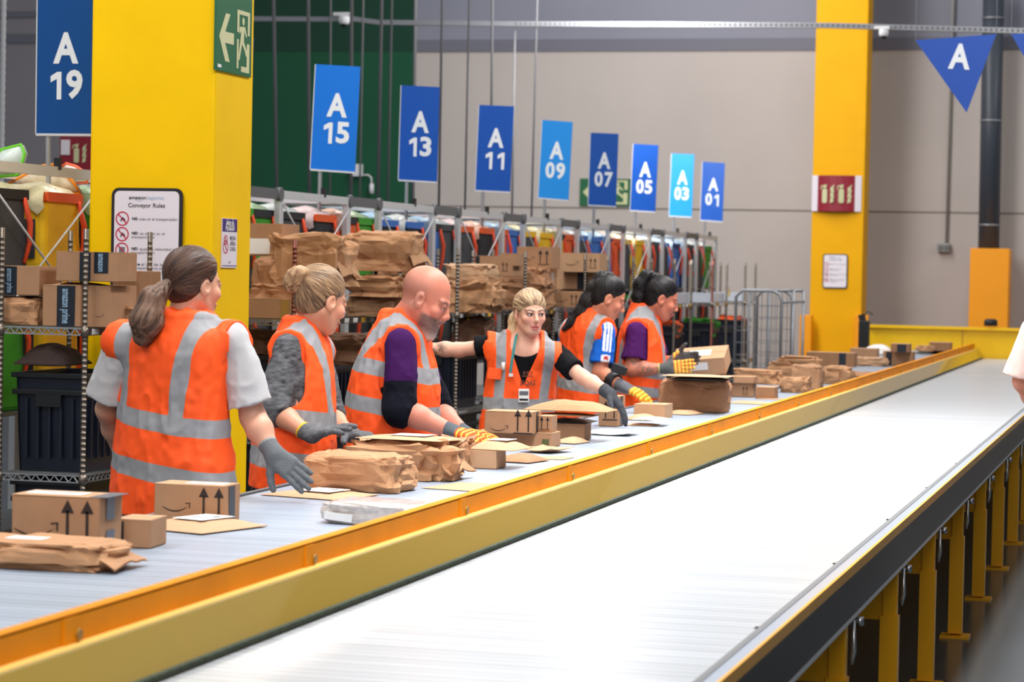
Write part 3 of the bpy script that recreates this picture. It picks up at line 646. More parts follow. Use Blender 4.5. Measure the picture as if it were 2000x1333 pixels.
def sign(num, Yp, quad, polepx, zpole=1.35, a_f=.345, n_f=.645):
    P = [at(x, y, Y=Yp) for x, y in quad]; c = sum(P, Vector())/4
    ux = (P[1]-P[0]+P[2]-P[3]); w = ux.length/2; up = (P[0]-P[3]+P[1]-P[2]); h = up.length/2
    ang = math.atan2(-(up.x), up.z)   # tilt
    shear = 0
    pb = at(polepx[0], polepx[1], Y=Yp)
    t = thing('aisle_sign', {'19': 'dark blue aisle sign reading A 19 left of the big yellow column', '17': 'blue aisle sign almost wholly hidden behind the big yellow column'}.get(num) or ({'09': 'light blue', '03': 'light blue', '15': 'bright blue'}.get(num, 'dark blue')+' aisle sign reading A '+f'{num[0]} {num[1]}'.replace('0 ', '0').replace('1 ', '1')+', '+{'15': 'in front of the green wall', '13': 'at the edge of the green wall', '11': 'above the bald man', '09': 'above the blonde woman', '07': 'in front of the green exit sign', '05': 'just right of the green exit sign', '03': 'second from the end of the row', '01': 'last and smallest of the row'}[num]), 'sign', (c.x, Yp, zpole))
    F = T((0, 0, c.z-zpole), (0, -ang, 0)) if False else Matrix.Translation((0, 0, c.z-zpole)) @ Matrix(((ux.x/ux.length, 0, up.x/up.length, 0), (0, 1, 0, 0), (ux.z/ux.length, 0, up.z/up.length, 0), (0, 0, 0, 1)))
    bl = mat('sign_blue_'+num, SBL[num], .35)
    m = MB(); m.box((0, 0, 0), (w, .012, h), bl, F); m.build('panel', t)
    m = MB(); m.box((-w/2-.002, 0, 0), (.006, .016, h), ALU, F); m.box((0, 0, -h/2-.004), (w, .02, .012), ALU, F); m.build('edge_trim', t)
    if num != '17':
        m = MB(); text(m, 'A', h*.30, LETT, F @ T((.03*w, -.007, h*(.5-a_f-.03))), .035, width=w*.46)
        m.build('letter', t)
        m = MB()
        for ci, ch in enumerate(num):
            hh = h*.2; ww = w*.30; ox = .02*w+(ci-.5)*w*.345
            if ch == '1':
                m.add([(ox+x*ww, -.0078, h*(.5-n_f)+z*hh) for x, z in ((.08, -.5), (.36, -.5), (.36, .5), (.1, .5), (-.3, .34), (-.3, .12), (.08, .24))], [tuple(range(7))], LETT, F)
            else: text(m, ch, h*.27, LETT, F @ T((ox, -.007, h*(.5-n_f))), .035, width=ww)
        m.build('number', t)
    m = MB(); m.tube([(pb.x-c.x, 0.012, 0), ((P[3].x*.8+P[2].x*.2)-c.x, .012, (P[3].z)-zpole), ((P[3].x*.8+P[2].x*.2)-c.x+up.x/up.length*h*.9, .012, P[3].z-zpole+h*.9)], .0135, mat('pole_grey', (168, 170, 176), .35, .5), 10); m.build('pole', t)
for k in ('15', '13', '11', '09', '07', '05', '03', '01'):
    q = sgn[k]; Yp = ysign(sg[k][0]-(10)); px = q[3][0]+(q[2][0]-q[3][0])*.2
    sign(k, Yp, q, (px-4, 470), a_f=.36 if int(k) > 10 else .36)
Y19 = y15-2*PY; Y17 = y15-PY
sign('19', Y19, sgn['19'], (97, 470), a_f=.36, n_f=.65)
sign('17', Y17, ((415, 75), (495, 75), (486, 288), (405, 288)), (420, 470))
# triangles hanging over the belts
for pts, l in ((((1788, 79), (1946, 67), (1888, 220)), 'blue hanging triangle with white letter A at upper right'), (((1975, 67), (2110, 60), (2060, 215)), 'blue hanging triangle cut off by the right edge of the photo')):
    Yt = 18.0; P = [at(x, y, Y=Yt) for x, y in pts]; c = sum(P, Vector())/3
    t = thing('hanging_triangle', l, 'sign', c.to_tuple()); m = MB(); m.prism([(p.x-c.x, p.z-c.z) for p in P], 0, .012, mat('triangle_blue', (8, 72, 170), .4), RX); m.build('panel', t)
    m = MB(); q = at(pts[0][0]+86, 113, Y=Yt-.02); s_ = scl(q); text(m, 'A', 66/s_, LETT, Matrix.Translation((q.x-c.x, -.014, q.z-c.z)) @ T((0, 0, 0), (0, .06, 0)), .035, width=42/s_); m.build('letter', t)
    m = MB()
    for p in P[:2]: m.tube([(p.x-c.x, 0, p.z-c.z-.01), (p.x-c.x, 0, p.z-c.z+1.5)], .0015, ALU, 5)
    m.build('wire', t)
# frames ---------------------------------------------------------------------
ZT = 2.10
def frame(y0, y1, grey, label, braced):
    d = .46; L_ = y1-y0; z = ZT
    t = thing('bag_rack', label, 'rack', (BX-d/2, (y0+y1)/2, 0), 0, 'aluminium bag racks behind the wire shelves')
    for x in (d/2, -d/2):
        for y in (-L_/2, L_/2):
            m = MB(); m.box((x, y, z/2), (.035, .035, z), ALU); m.build('post', t)
    m = MB()
    tm = GREYP if grey else ALU; th = .065 if grey else .05
    for x in (d/2, -d/2): m.bar((x, -L_/2, z-.02), (x, L_/2, z-.02), .04, th, tm)
    for y in (-L_/2, L_/2): m.bar((-d/2, y, z-.02), (d/2, y, z-.02), .04, .04, tm if grey else ALU)
    m.build('top_rail', t)
    if grey:
        for s in (-1, 1): m = MB(); m.tube([(d/2+.0, s*(L_/2-.01), z-.02), (d/2+.03, s*(L_/2-.01), z-.02)], .045, GREYP, 12); m.build('end_cap', t)
    else:
        m = MB(); m.box((d/2+.01, .12*L_, z+.02), (.03, .03, .06), BLACK); m.build('latch', t)
    if braced:
        m = MB()
        for a, b in ((-1, 1), (1, -1)): m.tube([(d/2+.022, a*L_/2, z-.08), (d/2+.022+.004*a, b*L_/2, z-.85)], .006, ALU, 6)
        m.build('cross_brace', t)
    for zz in (.30, .88, 1.46):
        m = MB(); m.box((0, 0, zz-.012), (d, L_-.03, .02), GREYP); m.build('shelf', t)
    return t
# fabric bags ------------------------------------------------------------------
BC = {'green': (60, 150, 40), 'black': (34, 34, 38), 'charcoal': (66, 68, 72), 'orange': (226, 92, 38), 'blue': (58, 110, 190), 'yellow': (238, 186, 20), 'navy': (28, 50, 110)}
LC = {'clear': (205, 208, 206), 'green': (190, 215, 170), 'orange': (232, 190, 170), 'blue': (170, 200, 225), 'yellow': (230, 218, 175), 'pink': (225, 200, 200)}
protos = {}
def bag_mesh(col, lid, rim):
    t = thing('fabric_bag', 'x', 'bag'); a, b, h = .40, .44, .50
    mt = mat('bag_'+col, BC[col], .75, noise=.12, nscale=7, bump=.3, bscale=12)
    m = MB(); n = 8
    rings = []
    for z, k in ((0, .93), (.02, .97), (h*.3, 1.0), (h*.6, .985), (h, .97)):
        ring_ = []
        for x, y in rrect(a*k, b*k, .03, 2): 
            w_ = 1+.02*math.sin(9*z+7*x)+.015*math.sin(13*y+5*z); ring_.append((x*w_, y*w_, z))
        rings.append(ring_)
    nn_ = len(rings[0]); vs = [p for r in rings for p in r]
    m.add(vs, [(i*nn_+k, i*nn_+(k+1) % nn_, (i+1)*nn_+(k+1) % nn_, (i+1)*nn_+k) for i in range(4) for k in range(nn_)]+[tuple(reversed(range(nn_))), tuple(range(4*nn_, 5*nn_))], mt)
    m.build('body', t)
    rm = mat('bagrim_'+rim, BC.get(rim, (40, 40, 40)), .7)
    m = MB()
    for s in (-1, 1): m.bar((s*a*.49, -b*.47, h-.01), (s*a*.49, b*.47, h-.01), .015, .05, rm); m.bar((-a*.47, s*b*.49, h-.01), (a*.47, s*b*.49, h-.01), .015, .05, rm)
    m.build('rim', t)
    lm = mat('lid_'+lid, LC[lid], .25, trans=.0, noise=.1, nscale=12, bump=.6, bscale=20)
    m = MB(); G = 9; vs = []
    for i in range(G):
        for j in range(G):
            u, v = i/(G-1)*2-1, j/(G-1)*2-1; e = (1-u*u)*(1-v*v)
            vs.append((u*a*.5, v*b*.5, h+.012+.055*e**.5+.012*math.sin(5*u+3*v)*e-.04*(max(abs(u), abs(v)) > .99)))
    m.add(vs, [(i*G+j, (i+1)*G+j, (i+1)*G+j+1, i*G+j+1) for i in range(G-1) for j in range(G-1)], lm, None, True); 
    # loose cover hanging down over the near and aisle sides
    G = 12; vs = []
    for i in range(G):
        u = i/(G-1)
        # path: along near side (-y) then aisle side (+x)
        x = -a*.49+u*a*.98; y = -b*.5
        dr = .09+.03*math.sin(u*9+len(col))+.015*math.sin(u*23)
        for j in range(4):
            o_ = .012+.022*math.sin(PI*j/3.2)
            vs.append((x, y-o_, h+.03-dr*j/3))
    m.add(vs, [(i*4+j, i*4+j+1, (i+1)*4+j+1, (i+1)*4+j) for i in range(G-1) for j in range(3)], lm, None, True)
    m.build('lid', t)
    m = MB()
    om = mat('strap_orange', (235, 80, 40), .6)
    m.tube([(a*.5, b*.36, h*.95), (a*.5+.03, b*.38, h*.7), (a*.5+.02, b*.42, h*.5), (a*.5+.01, b*.34, h*.3)], [.012, .016, .014, .01], om, 5); m.build('strap', t); m = MB(); m.tube([(-a*.1, -b*.5-.01, h*.9), (-a*.1, -b*.5-.03, h*.7), (-a*.08, -b*.5-.015, h*.45)], .014, om, 5)
    m.build('strap', t)
    m = MB(); m.box((a*.15, -b*.5-.004, h*.55), (a*.4, .006, h*.4), mat('bag_patch', (52, 52, 58), .7)); m.build('pocket', t)
    return t
seq = {  # four bags per module, near to far: (colour, lid, rim)
 '19': (('black', 'green', 'green'), ('black', 'yellow', 'black'), ('charcoal', 'yellow', 'black'), ('yellow', 'yellow', 'orange')),
 '17': (('green', 'green', 'green'), ('black', 'clear', 'orange'), ('charcoal', 'clear', 'charcoal'), ('black', 'clear', 'green')),
 '15': (('black', 'green', 'green'), ('green', 'green', 'black'), ('charcoal', 'clear', 'black'), ('black', 'pink', 'orange')),
 '13': (('orange', 'orange', 'black'), ('green', 'green', 'green'), ('black', 'blue', 'blue'), ('black', 'clear', 'blue')),
 '11': (('blue', 'blue', 'black'), ('charcoal', 'clear', 'charcoal'), ('charcoal', 'pink', 'orange'), ('black', 'orange', 'orange')),
 '09': (('orange', 'blue', 'orange'), ('blue', 'blue', 'blue'), ('charcoal', 'yellow', 'yellow'), ('yellow', 'yellow', 'yellow')),
 '07': (('yellow', 'yellow', 'black'), ('orange', 'orange', 'orange'), ('charcoal', 'clear', 'blue'), ('blue', 'blue', 'blue')),
 '05': (('blue', 'blue', 'navy'), ('orange', 'orange', 'orange'), ('charcoal', 'yellow', 'yellow'), ('yellow', 'yellow', 'yellow')),
 '03': (('black', 'clear', 'black'), ('charcoal', 'clear', 'charcoal'), ('charcoal', 'blue', 'blue'), ('blue', 'blue', 'navy')),
 '01': (('navy', 'blue', 'navy'), ('charcoal', 'clear', 'charcoal'), ('charcoal', 'clear', 'orange'), ('green', 'clear', 'green'))}
# bay edges measured for the module around A 13: grey bay px 675..740, silver bay 740..838
yA = at(677, 403, X=BX).y; yBm = at(739, 408, X=BX).y; yC = at(836, 418, X=BX).y
g_len = yBm-yA; s_len = PY-g_len; off = yA-ysign(810)
print('bays', g_len, s_len, yC-yA)
order = ['19', '17', '15', '13', '11', '09', '07', '05', '03', '01']
for i, k in enumerate(order):
    ya = y15+(i-2)*PY + (yA-(y15+PY))     # start of grey bay of this module
    near = f'under the A {k} sign' if k != '17' else 'behind the big yellow column'
    if k != '01' or True:
        frame(ya+.02, ya+g_len-.02, True, f'bag rack bay with dark grey top rail {near}', False)
        frame(ya+g_len+.02, ya+PY-.02, False, f'bag rack bay with silver top rail and cross brace {near}', True)
    # bag slots: one column in the grey bay, then three... sized by bay length
    slots = [ya+.02+(g_len-.04)*.5] + [ya+g_len+.04+(s_len-.08)*(q+.5)/3 for q in range(3)] if s_len > 1.4 else [ya+.02+(g_len-.04)*(.27), ya+.02+(g_len-.04)*.76, ya+g_len+.02+(s_len-.04)*.27, ya+g_len+.02+(s_len-.04)*.76]
    for q, ys_ in enumerate(slots):
        for z, tier in ((1.462, 'top'), (.882, 'middle')):
            if tier == 'middle': cfg = (('black', 'clear', 'black'), ('charcoal', 'clear', 'charcoal'), seq[k][1] if k in ('13', '03', '01') else ('black', 'green', 'green'), ('black', 'clear', 'orange'))[q] if k != '19' else (('blue', 'blue', 'black'), ('green', 'green', 'green'), ('green', 'clear', 'green'), ('yellow', 'yellow', 'orange'))[q]
            else: cfg = seq[k][q]
            if cfg in protos: o = copy_tree(protos[cfg])
            else: o = protos[cfg] = bag_mesh(*cfg)
            o.location = (BX-.23+.0, ys_, z); 
            gap = (slots[1]-slots[0]) if q == 0 else min(slots[q]-slots[q-1], 9)
            o.scale = (1, min(1, .96*min((slots[min(q+1, 3)]-slots[max(q-1, 0)])/(min(q+1, 3)-max(q-1, 0)), s_len)/.44*.98), 1)
            ordn = ('nearest', 'second', 'third', 'farthest')[q]
            lidw = {'clear': 'whitish', 'green': 'pale green', 'orange': 'pale orange', 'blue': 'light blue', 'yellow': 'cream', 'pink': 'pinkish'}[cfg[1]]
            tag(o, f'{cfg[0]} fabric bag, {lidw} lid, {tier} tier, {ordn} {near}', 'bag', 'fabric delivery bags on the bag racks')
# loose bag tops poking above the racks at far left
def flap(pts, Yp, colr, rimc, label):
    P = [at(x, y, Y=Yp) for x, y in pts]; c = sum(P, Vector())/len(P)
    t = thing('bag_flap', label, 'bag', c.to_tuple())
    m = MB(); n = len(P); vs = [(p.x-c.x, .0, p.z-c.z) for p in P]+[(0, -.12, 0)]+[(p.x-c.x, .03, p.z-c.z) for p in P]
    m.add(vs, [(i, (i+1) % n, n) for i in range(n)]+[tuple(reversed(range(n+1, 2*n+1)))]+[(i, n+1+i, n+1+(i+1) % n, (i+1) % n) for i in range(n)], mat('flap_'+label[:12], colr, .3, noise=.1, nscale=14, bump=.5, bscale=25), None, True); m.build('sheet', t)
    m = MB(); m.tube([(p.x-c.x, -.005, p.z-c.z) for p in P]+[(P[0].x-c.x, -.005, P[0].z-c.z)], 3.2/scl(c), mat('flaprim_'+label[:12], rimc, .6), 8); m.build('rim', t)
flap([(-30, 330), (5, 292), (42, 283), (49, 300), (42, 325), (36, 342), (0, 345), (-20, 345)], Y19-.4, (206, 216, 212), (110, 205, 40), 'white bag lid with lime green rim standing open at the left edge')
flap([(14, 361), (50, 342), (85, 324), (105, 322), (125, 335), (145, 358), (158, 378), (80, 372)], Y19+.2, (225, 208, 178), (255, 150, 20), 'cream bag lid with orange rim propped open under the A 19 sign')
flap([(118, 330), (130, 320), (150, 326), (172, 342), (172, 356), (140, 358)], Y19+.7, (228, 214, 208), (250, 110, 60), 'small white bag lid with red-orange rim beside the big yellow column')
# ------------------------------------------------------------------ parcels
def front_frame(hy): return T((0, hy, 0))
def carton(name, label, base, w, d, h, rz=0, tilt=(0, 0), marks=(), col=CARD, group=None, cat='box'):
    """closed carton: local x = photo-right, -y = side facing the camera; marks drawn on front or top"""
    t = thing(name, label, cat, tuple(base), rz, group); t.rotation_euler = (tilt[0], tilt[1], rz)
    t.location = base
    m = MB(); r = rnd.Random if False else random.Random(int(abs(base[0]*1e4)+abs(base[1]*777)))
    j = lambda: r.uniform(-.002, .002)
    vs = [(a*w/2+j(), b*d/2+j(), (k*h if k else 0)+j()*k) for a in (-1, 1) for b in (-1, 1) for k in (0, 1)]
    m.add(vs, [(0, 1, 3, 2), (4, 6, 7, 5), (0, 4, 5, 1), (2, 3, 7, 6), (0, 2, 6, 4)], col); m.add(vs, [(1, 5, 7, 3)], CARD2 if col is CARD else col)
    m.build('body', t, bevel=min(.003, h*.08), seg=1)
    # top flaps as thin lids with a seam
    m = MB(); e = .003
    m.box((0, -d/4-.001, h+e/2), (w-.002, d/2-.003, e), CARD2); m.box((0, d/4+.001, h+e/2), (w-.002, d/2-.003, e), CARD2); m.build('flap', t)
    FM = {'front': T((0, -d/2-.0012, h/2)), 'right': T((w/2+.0012, 0, h/2)) @ Matrix.Rotation(PI/2, 4, 'Z'), 'left': T((-w/2-.0012, 0, h/2)) @ Matrix.Rotation(-PI/2, 4, 'Z')}
    mk = MB(); tp_ = MB(); lb = MB()
    for q in marks:
        k = q[0]; f = FM.get(q[1]); fw = w if q[1] == 'front' else d
        if k == 'smile': smile(mk, f @ T((q[2]*fw, 0, q[3]*h)), q[4])
        elif k == 'arrows': uparrows(mk, f @ T((q[2]*fw, 0, q[3]*h)), q[4])
        elif k == 'tape':        # vertical strip on a side face (and over the top when asked)
            tp_.box((q[2]*fw, -.0006, (q[3] if len(q) > 3 else 0)*h), (q[4] if len(q) > 4 else .05, .0012, (q[5] if len(q) > 5 else 1)*h), q[6] if len(q) > 6 else TAPE, f)
            if len(q) > 7 and q[7]: text(tp_, q[7], (q[4])*.62, SBLUE, f @ T((q[2]*fw, -.0014, (q[3])*h), (0, PI/2, 0)), .02, width=q[5]*h*.85)
        elif k == 'toptape': tp_.box((q[1]*w, 0, h+.0035), (.05, d, .0012), q[2] if len(q) > 2 else TAPE)
        elif k == 'label': lb.box((q[1]*w, q[2]*d, h+.004), (q[3], q[4], .001), LABELW); [lb.box((q[1]*w, q[2]*d+(z-.4)*q[4]*.6, h+.0048), (q[3]*.7, q[4]*.05, .0004), LABELT) for z in (.2, .5, .8)]
        elif k == 'flabel': lb.box((q[2]*fw, -.001, q[3]*h), (q[4], .001, q[5]), LABELW, f)
    if mk.v: mk.build('printed_marks', t)
    if tp_.v: tp_.build('tape', t)
    if lb.v: lb.build('shipping_label', t)
    return t
def crumple(name, label, base, w, d, h, rz=0, seed=1, mt=KRAFT, amp=.16, flat=.5, res=26, fold=True, tilt=(0, 0), cat='parcel', group=None, lab=None, top=None):
    res = 44 if w > .2 else 32
    """filled paper bag: rounded cushion with sharp creases and a folded mouth"""
    P = []; n1, n2 = res, res//2
    r = random.Random(seed); off = np.array([seed*3.7, seed*1.3, seed*.7])
    th = np.linspace(0, 2*PI, n1, endpoint=False); ph = np.linspace(0, PI, n2+1)
    V = np.array([[math.cos(a)*math.sin(b), math.sin(a)*math.sin(b), math.cos(b)] for b in ph[1:-1] for a in th]+[[0, 0, 1.], [0, 0, -1.]])
    e = .55
    U = np.sign(V)*np.abs(V)**e; U = U/np.max(np.abs(U), axis=1, keepdims=True)*.5+U*.5
    rr = 1+amp*(np.abs(vn(V+off, 1.5))*1.7-.45)+amp*.75*(np.abs(vn(V*1.0+off*2, 3.1))*1.6-.4)+amp*.42*(np.abs(vn(V+off*3, 6.5))*1.5-.3)+amp*.12*vn(V+off, 13)
    Q = U*rr[:, None]*np.array([w/2, d/2, h/2])
    Q[:, 2] += h/2*.93
    if top is not None: Q[:, 2] *= 1+top*np.clip(Q[:, 0]/(w/2), -1, 1)*.5
    low = Q[:, 2] < h*.1; Q[low, 2] = np.maximum(0.0, Q[low, 2]*.2)
    Q[:, 2] = np.clip(Q[:, 2], 0, None)
    nb = n2-1; F = []
    for i in range(nb-1):
        for k in range(n1):
            a, b, c_, d_ = i*n1+k, i*n1+(k+1) % n1, (i+1)*n1+(k+1) % n1, (i+1)*n1+k
            F += [(a, c_, b), (a, d_, c_)] if (i+k+seed) % 2 else [(a, d_, b), (b, d_, c_)]
    top_, bot_ = nb*n1, nb*n1+1
    for k in range(n1): F.append((k, (k+1) % n1, top_)); F.append(((nb-1)*n1+(k+1) % n1, (nb-1)*n1+k, bot_))
    t = thing(name, label, cat, tuple(base), rz, group); t.rotation_euler = (tilt[0], tilt[1], rz)
    m = MB(); m.add(Q.tolist(), F, mt); o = m.build('body', t)
    if fold:
        m = MB(); s = 1 if r.random() < .5 else -1; s = fold if fold in (1, -1) and fold is not True else s
        pts = []; G = 7; z0 = h*.62
        for i in range(G):
            for j in range(3):
                v = i/(G-1)*2-1
                pts.append((s*(w*.47+j*w*.06)+r.uniform(-.01, .01)*w, v*d*.42*(1+.1*j)+r.uniform(-.01, .01), max(.004, z0-j*h*.16+r.uniform(-.04, .04)*h-abs(v)*h*.12)))
        fs = [(i*3+j, i*3+j+1, (i+1)*3+j+1, (i+1)*3+j) for i in range(G-1) for j in range(2)]
        b = len(pts); pts += [(x, y, max(.001, z-.004)) for x, y, z in pts]; fs += [(b+f[3], b+f[2], b+f[1], b+f[0]) for f in fs]
        m.add(pts, fs, mt); m.build('folded_mouth', t)
    if lab:
        m = MB(); x, y, lw, ll = lab; zz = h*.93
        m.box((x*w, y*d, zz), (lw, ll, .003), LABELW); m.build('shipping_label', t)
    return t
def mailer(name, label, base, w, d, h=.012, rz=0, tilt=(0, 0), seed=1, mt=MAILER, lab=True, bulge=.5, tab=False, curl=.0, cat='envelope', group=None):
    """padded paper mailer lying flat: pillow with pinched border, printed label"""
    r = random.Random(seed); G = 13; H = 9; up = []; dn = []
    for i in range(G):
        for j in range(H):
            u, v = i/(G-1)*2-1, j/(H-1)*2-1; e = max(0, (1-abs(u)**3)*(1-abs(v)**3))
            nz = float(vn(np.array([[u*1.5+seed, v*1.5, seed*.3]]), 1.6)[0]); z0 = curl*(u*u)+curl*.6*v*v*(1 if seed % 2 else .3)
            up.append((u*w/2, v*d/2, z0+h*(.15+.85*e*(1+.15*nz)))); dn.append((u*w/2, v*d/2, z0+h*.08*(1-e)))
    b = len(up); fs = []
    for i in range(G-1):
        for j in range(H-1):
            q = (i*H+j, (i+1)*H+j, (i+1)*H+j+1, i*H+j+1); fs.append(q); fs.append((b+q[3], b+q[2], b+q[1], b+q[0]))
    ed = [i*H for i in range(G)]+[(G-1)*H+j for j in range(1, H)]+[i*H+H-1 for i in range(G-2, -1, -1)]+[j for j in range(H-2, 0, -1)]
    for k in range(len(ed)): a, c_ = ed[k], ed[(k+1) % len(ed)]; fs.append((a, b+a, b+c_, c_))
    t = thing(name, label, cat, tuple(base), rz, group); t.rotation_euler = (tilt[0], tilt[1], rz)
    m = MB(); m.add(up+dn, fs, mt, None, False); m.build('sleeve', t)
    if lab:
        m = MB(); zz = h*1.05+.0015+curl*.05
        m.box((w*.05, 0, zz), (w*.42, d*.5, .0012), LABELW); m.box((w*.0, -d*.05, zz+.001), (w*.2, d*.06, .0004), LABELT); m.box((w*.14, d*.1, zz+.001), (w*.12, d*.14, .0004), LABELT); m.build('shipping_label', t)
    if tab: m = MB(); m.box((-w*.3, d*.46, h*.6), (w*.28, d*.08, .003), YELTAG); m.build('yellow_tab', t)
    return t
def base_at(x0, x1, yb, z=ZL): return at((x0+x1)/2, yb, Z=z)
def span(x0, x1, p): return (x1-x0)/scl(p)
PG = 'parcels on the grey belt'
def PC(kind, x0, x1, yt, yb, d, label, rz=0, z=ZL, **k):
    """parcel by photo extent: left,right px, top,base px; d = depth along the belt (m); z = height of what it rests on"""
    p = base_at(x0, x1, yb, z); s = scl(p); w = (x1-x0)/s/(math.cos(math.atan2(-p.x, p.y)) if kind == 'box' else 1); h = (yb-yt)/s
    c = Vector((p.x-d*.5*math.sin(rz), p.y+d*.5*math.cos(rz), z+.0015))
    if kind == 'box': return carton(k.pop('name', 'cardboard_box'), label, c, w, d, h, rz, **k)
    if kind == 'bag': return crumple(k.pop('name', 'paper_bag'), label, c, w, d, h, rz, **k)
    if kind == 'mail': return mailer(k.pop('name', 'padded_mailer'), label, c, w, d, h if 'hh' not in k else k.pop('hh'), rz, **k)
# front to back along the grey belt
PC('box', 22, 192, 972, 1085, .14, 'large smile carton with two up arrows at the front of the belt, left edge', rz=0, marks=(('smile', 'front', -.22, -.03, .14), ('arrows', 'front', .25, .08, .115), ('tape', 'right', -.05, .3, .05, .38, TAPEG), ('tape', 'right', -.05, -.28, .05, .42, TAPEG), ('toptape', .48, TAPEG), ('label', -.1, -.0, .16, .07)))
PC('bag', -75, 208, 1060, 1116, .22, 'crumpled brown paper bag lying in front of the largest carton, lower left', seed=4, amp=.17, fold=1, lab=(-.2, 0, .1, .06))
PC('box', 224, 292, 1018, 1072, .13, 'small plain carton just right of the large front carton', rz=.05, marks=(('tape', 'front', -.28, 0, .008, .9, TAPE),))
PC('mail', 236, 414, 1014, 1040, .30, 'padded mailer with white label and yellow tab beside the small plain carton', rz=-.3, seed=3, hh=.028, tab=True)
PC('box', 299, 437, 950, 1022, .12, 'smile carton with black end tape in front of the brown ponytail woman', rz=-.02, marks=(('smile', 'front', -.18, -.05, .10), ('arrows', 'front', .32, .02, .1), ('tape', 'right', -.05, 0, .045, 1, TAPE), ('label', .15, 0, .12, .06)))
PC('mail', 492, 672, 953, 974, .26, 'flat mailer with white label under the grey glove of the brown ponytail woman', rz=-.25, seed=5, hh=.016, lab=True)
PC('bag', 585, 778, 888, 962, .24, 'rounded brown paper bag at the fingertips of the brown ponytail woman', rz=-.05, seed=9, amp=.13, fold=False)
PC('bag', 664, 868, 862, 938, .26, 'big crumpled brown paper bag behind the rounded one', rz=-.1, seed=12, amp=.22, fold=1, mt=KRAFT)
PC('bag', 845, 915, 858, 915, .14, 'twisted open mouth of paper, small bag between big crumpled bag and plain flat box', seed=17, amp=.3, fold=1, mt=KRAFTD)
PC('mail', 684, 866, 846, 861, .22, 'flat mailer lying on top of the big crumpled bag before the bald man', rz=-.1, seed=7, hh=.012, z=ZL+.143, lab=True)
p = PC('bag', 617, 816, 982, 1028, .2, 'beige fabric item wrapped in clear plastic beside the divider rail', name='plastic_wrapped_item', rz=-.06, seed=8, amp=.07, fold=False, mt=mat('beige_knit', (206, 196, 190), .3, noise=.16, nscale=40, bump=.6, bscale=80, coat=.8), cat='parcel')
m = MB(); m.box((-.09, -.108, .014), (.09, .004, .022), LABELW, T((0, 0, 0), (0, .08, 0))); m.build('paper_tag', p)
PC('mail', 812, 985, 946, 960, .3, 'thin flat envelope lying alone right of the bags near the divider rail', rz=-.2, seed=11, hh=.01, lab=False)
PC('box', 868, 968, 882, 916, .15, 'plain low carton right of the crumpled bags', rz=.0, marks=(), col=CARD2)
PC('mail', 958, 1036, 886, 905, .2, 'dark grey based mailer right of the plain low carton', rz=-.2, seed=13, hh=.03, mt=KRAFTD, lab=False)
PC('mail', 905, 1006, 862, 882, .22, 'mailer with white label at the bald man’s glove, lying on other parcels'.replace('’s', ''), rz=-.1, z=ZL+.069, seed=14, hh=.035)
PC('mail', 1006, 1080, 872, 886, .2, 'open topped flat mailer before the long low carton', rz=-.3, seed=15, hh=.02, lab=False, curl=.012)
PC('mail', 1036, 1100, 892, 898, .16, 'thin flat card envelope right of the dark based mailer', rz=-.1, seed=16, hh=.006, lab=False)
PC('box', 930, 1077, 846, 873, .16, 'long low carton with dark green square patch before the blonde woman', rz=0, marks=(('tape', 'front', .42, -.1, .03, .4, mat('green_patch', (86, 90, 48), .6)),), col=CARD)
PC('box', 946, 1040, 806, 848, .15, 'smile carton with up arrows standing on the long low carton', rz=0, z=ZL+.059, marks=(('smile', 'front', -.2, -.22, .09), ('arrows', 'front', .3, .1, .1), ('tape', 'right', 0, 0, .03, 1, TAPE)))
PC('box', 1050, 1077, 815, 846, .1, 'narrow carton with one arrow beside the smile carton of the blonde woman', z=ZL+.063, marks=(('arrows', 'front', .0, .1, .055),))
PC('mail', 1078, 1126, 848, 868, .16, 'small brown mailer right of the long low carton', rz=-.2, seed=18, hh=.026, lab=False)
PC('box', 1078, 1141, 830, 861, .14, 'plain carton under the black poly mailer', rz=0, marks=())
PC('mail', 1066, 1150, 818, 828, .2, 'shiny black plastic mailer lying on a plain carton', name='plastic_mailer', z=ZL+.078, seed=19, mt=mat('black_poly', (34, 38, 42), .25, noise=.2), lab=False, hh=.02)
PC('mail', 1042, 1158, 808, 814, .18, 'thin card envelope on top of the black poly mailer', z=ZL+.112, seed=20, hh=.01, lab=False)
PC('mail', 1018, 1188, 778, 806, .2, 'long thick brown mailer topmost on the stack before the blonde woman', z=ZL+.131, rz=-.03, seed=21, hh=.048, lab=False, mt=KRAFT)
PC('mail', 1141, 1228, 836, 852, .2, 'crumpled white plastic bag on the belt under the tall arrow carton', name='plastic_bag', rz=-.1, seed=22, hh=.025, mt=mat('white_poly', (228, 226, 220), .3, noise=.1, bump=.5, bscale=25), lab=False, curl=.01, cat='bag')
PC('box', 1168, 1206, 776, 834, .16, 'tall arrow carton with black tape on which the blonde woman rests her hand', rz=0, marks=(('arrows', 'front', .1, .05, .09), ('tape', 'right', 0, 0, .05, 1, TAPE)))
PC('mail', 1218, 1276, 826, 833, .2, 'thin yellowish mailer lying flat right of the tall arrow carton', seed=23, hh=.007, lab=False)
PC('mail', 1216, 1266, 806, 822, .18, 'tan mailer with yellow sticker right of the tall arrow carton', seed=24, hh=.03, rz=-.2, tab=True, lab=False)
PC('box', 1238, 1299, 792, 818, .2, 'open carton with a folded flap in front of the tattooed woman', rz=.0, marks=(), col=CARD2)
PC('mail', 1290, 1347, 799, 811, .2, 'small kraft mailer left of the biggest upright paper bag', seed=25, hh=.022, rz=-.3, lab=False)
PC('mail', 1232, 1296, 812, 822, .2, 'white topped envelope propped on the tan mailer', seed=26, z=ZL+.03, hh=.012, mt=mat('cream_paper', (236, 220, 196), .7), lab=False)
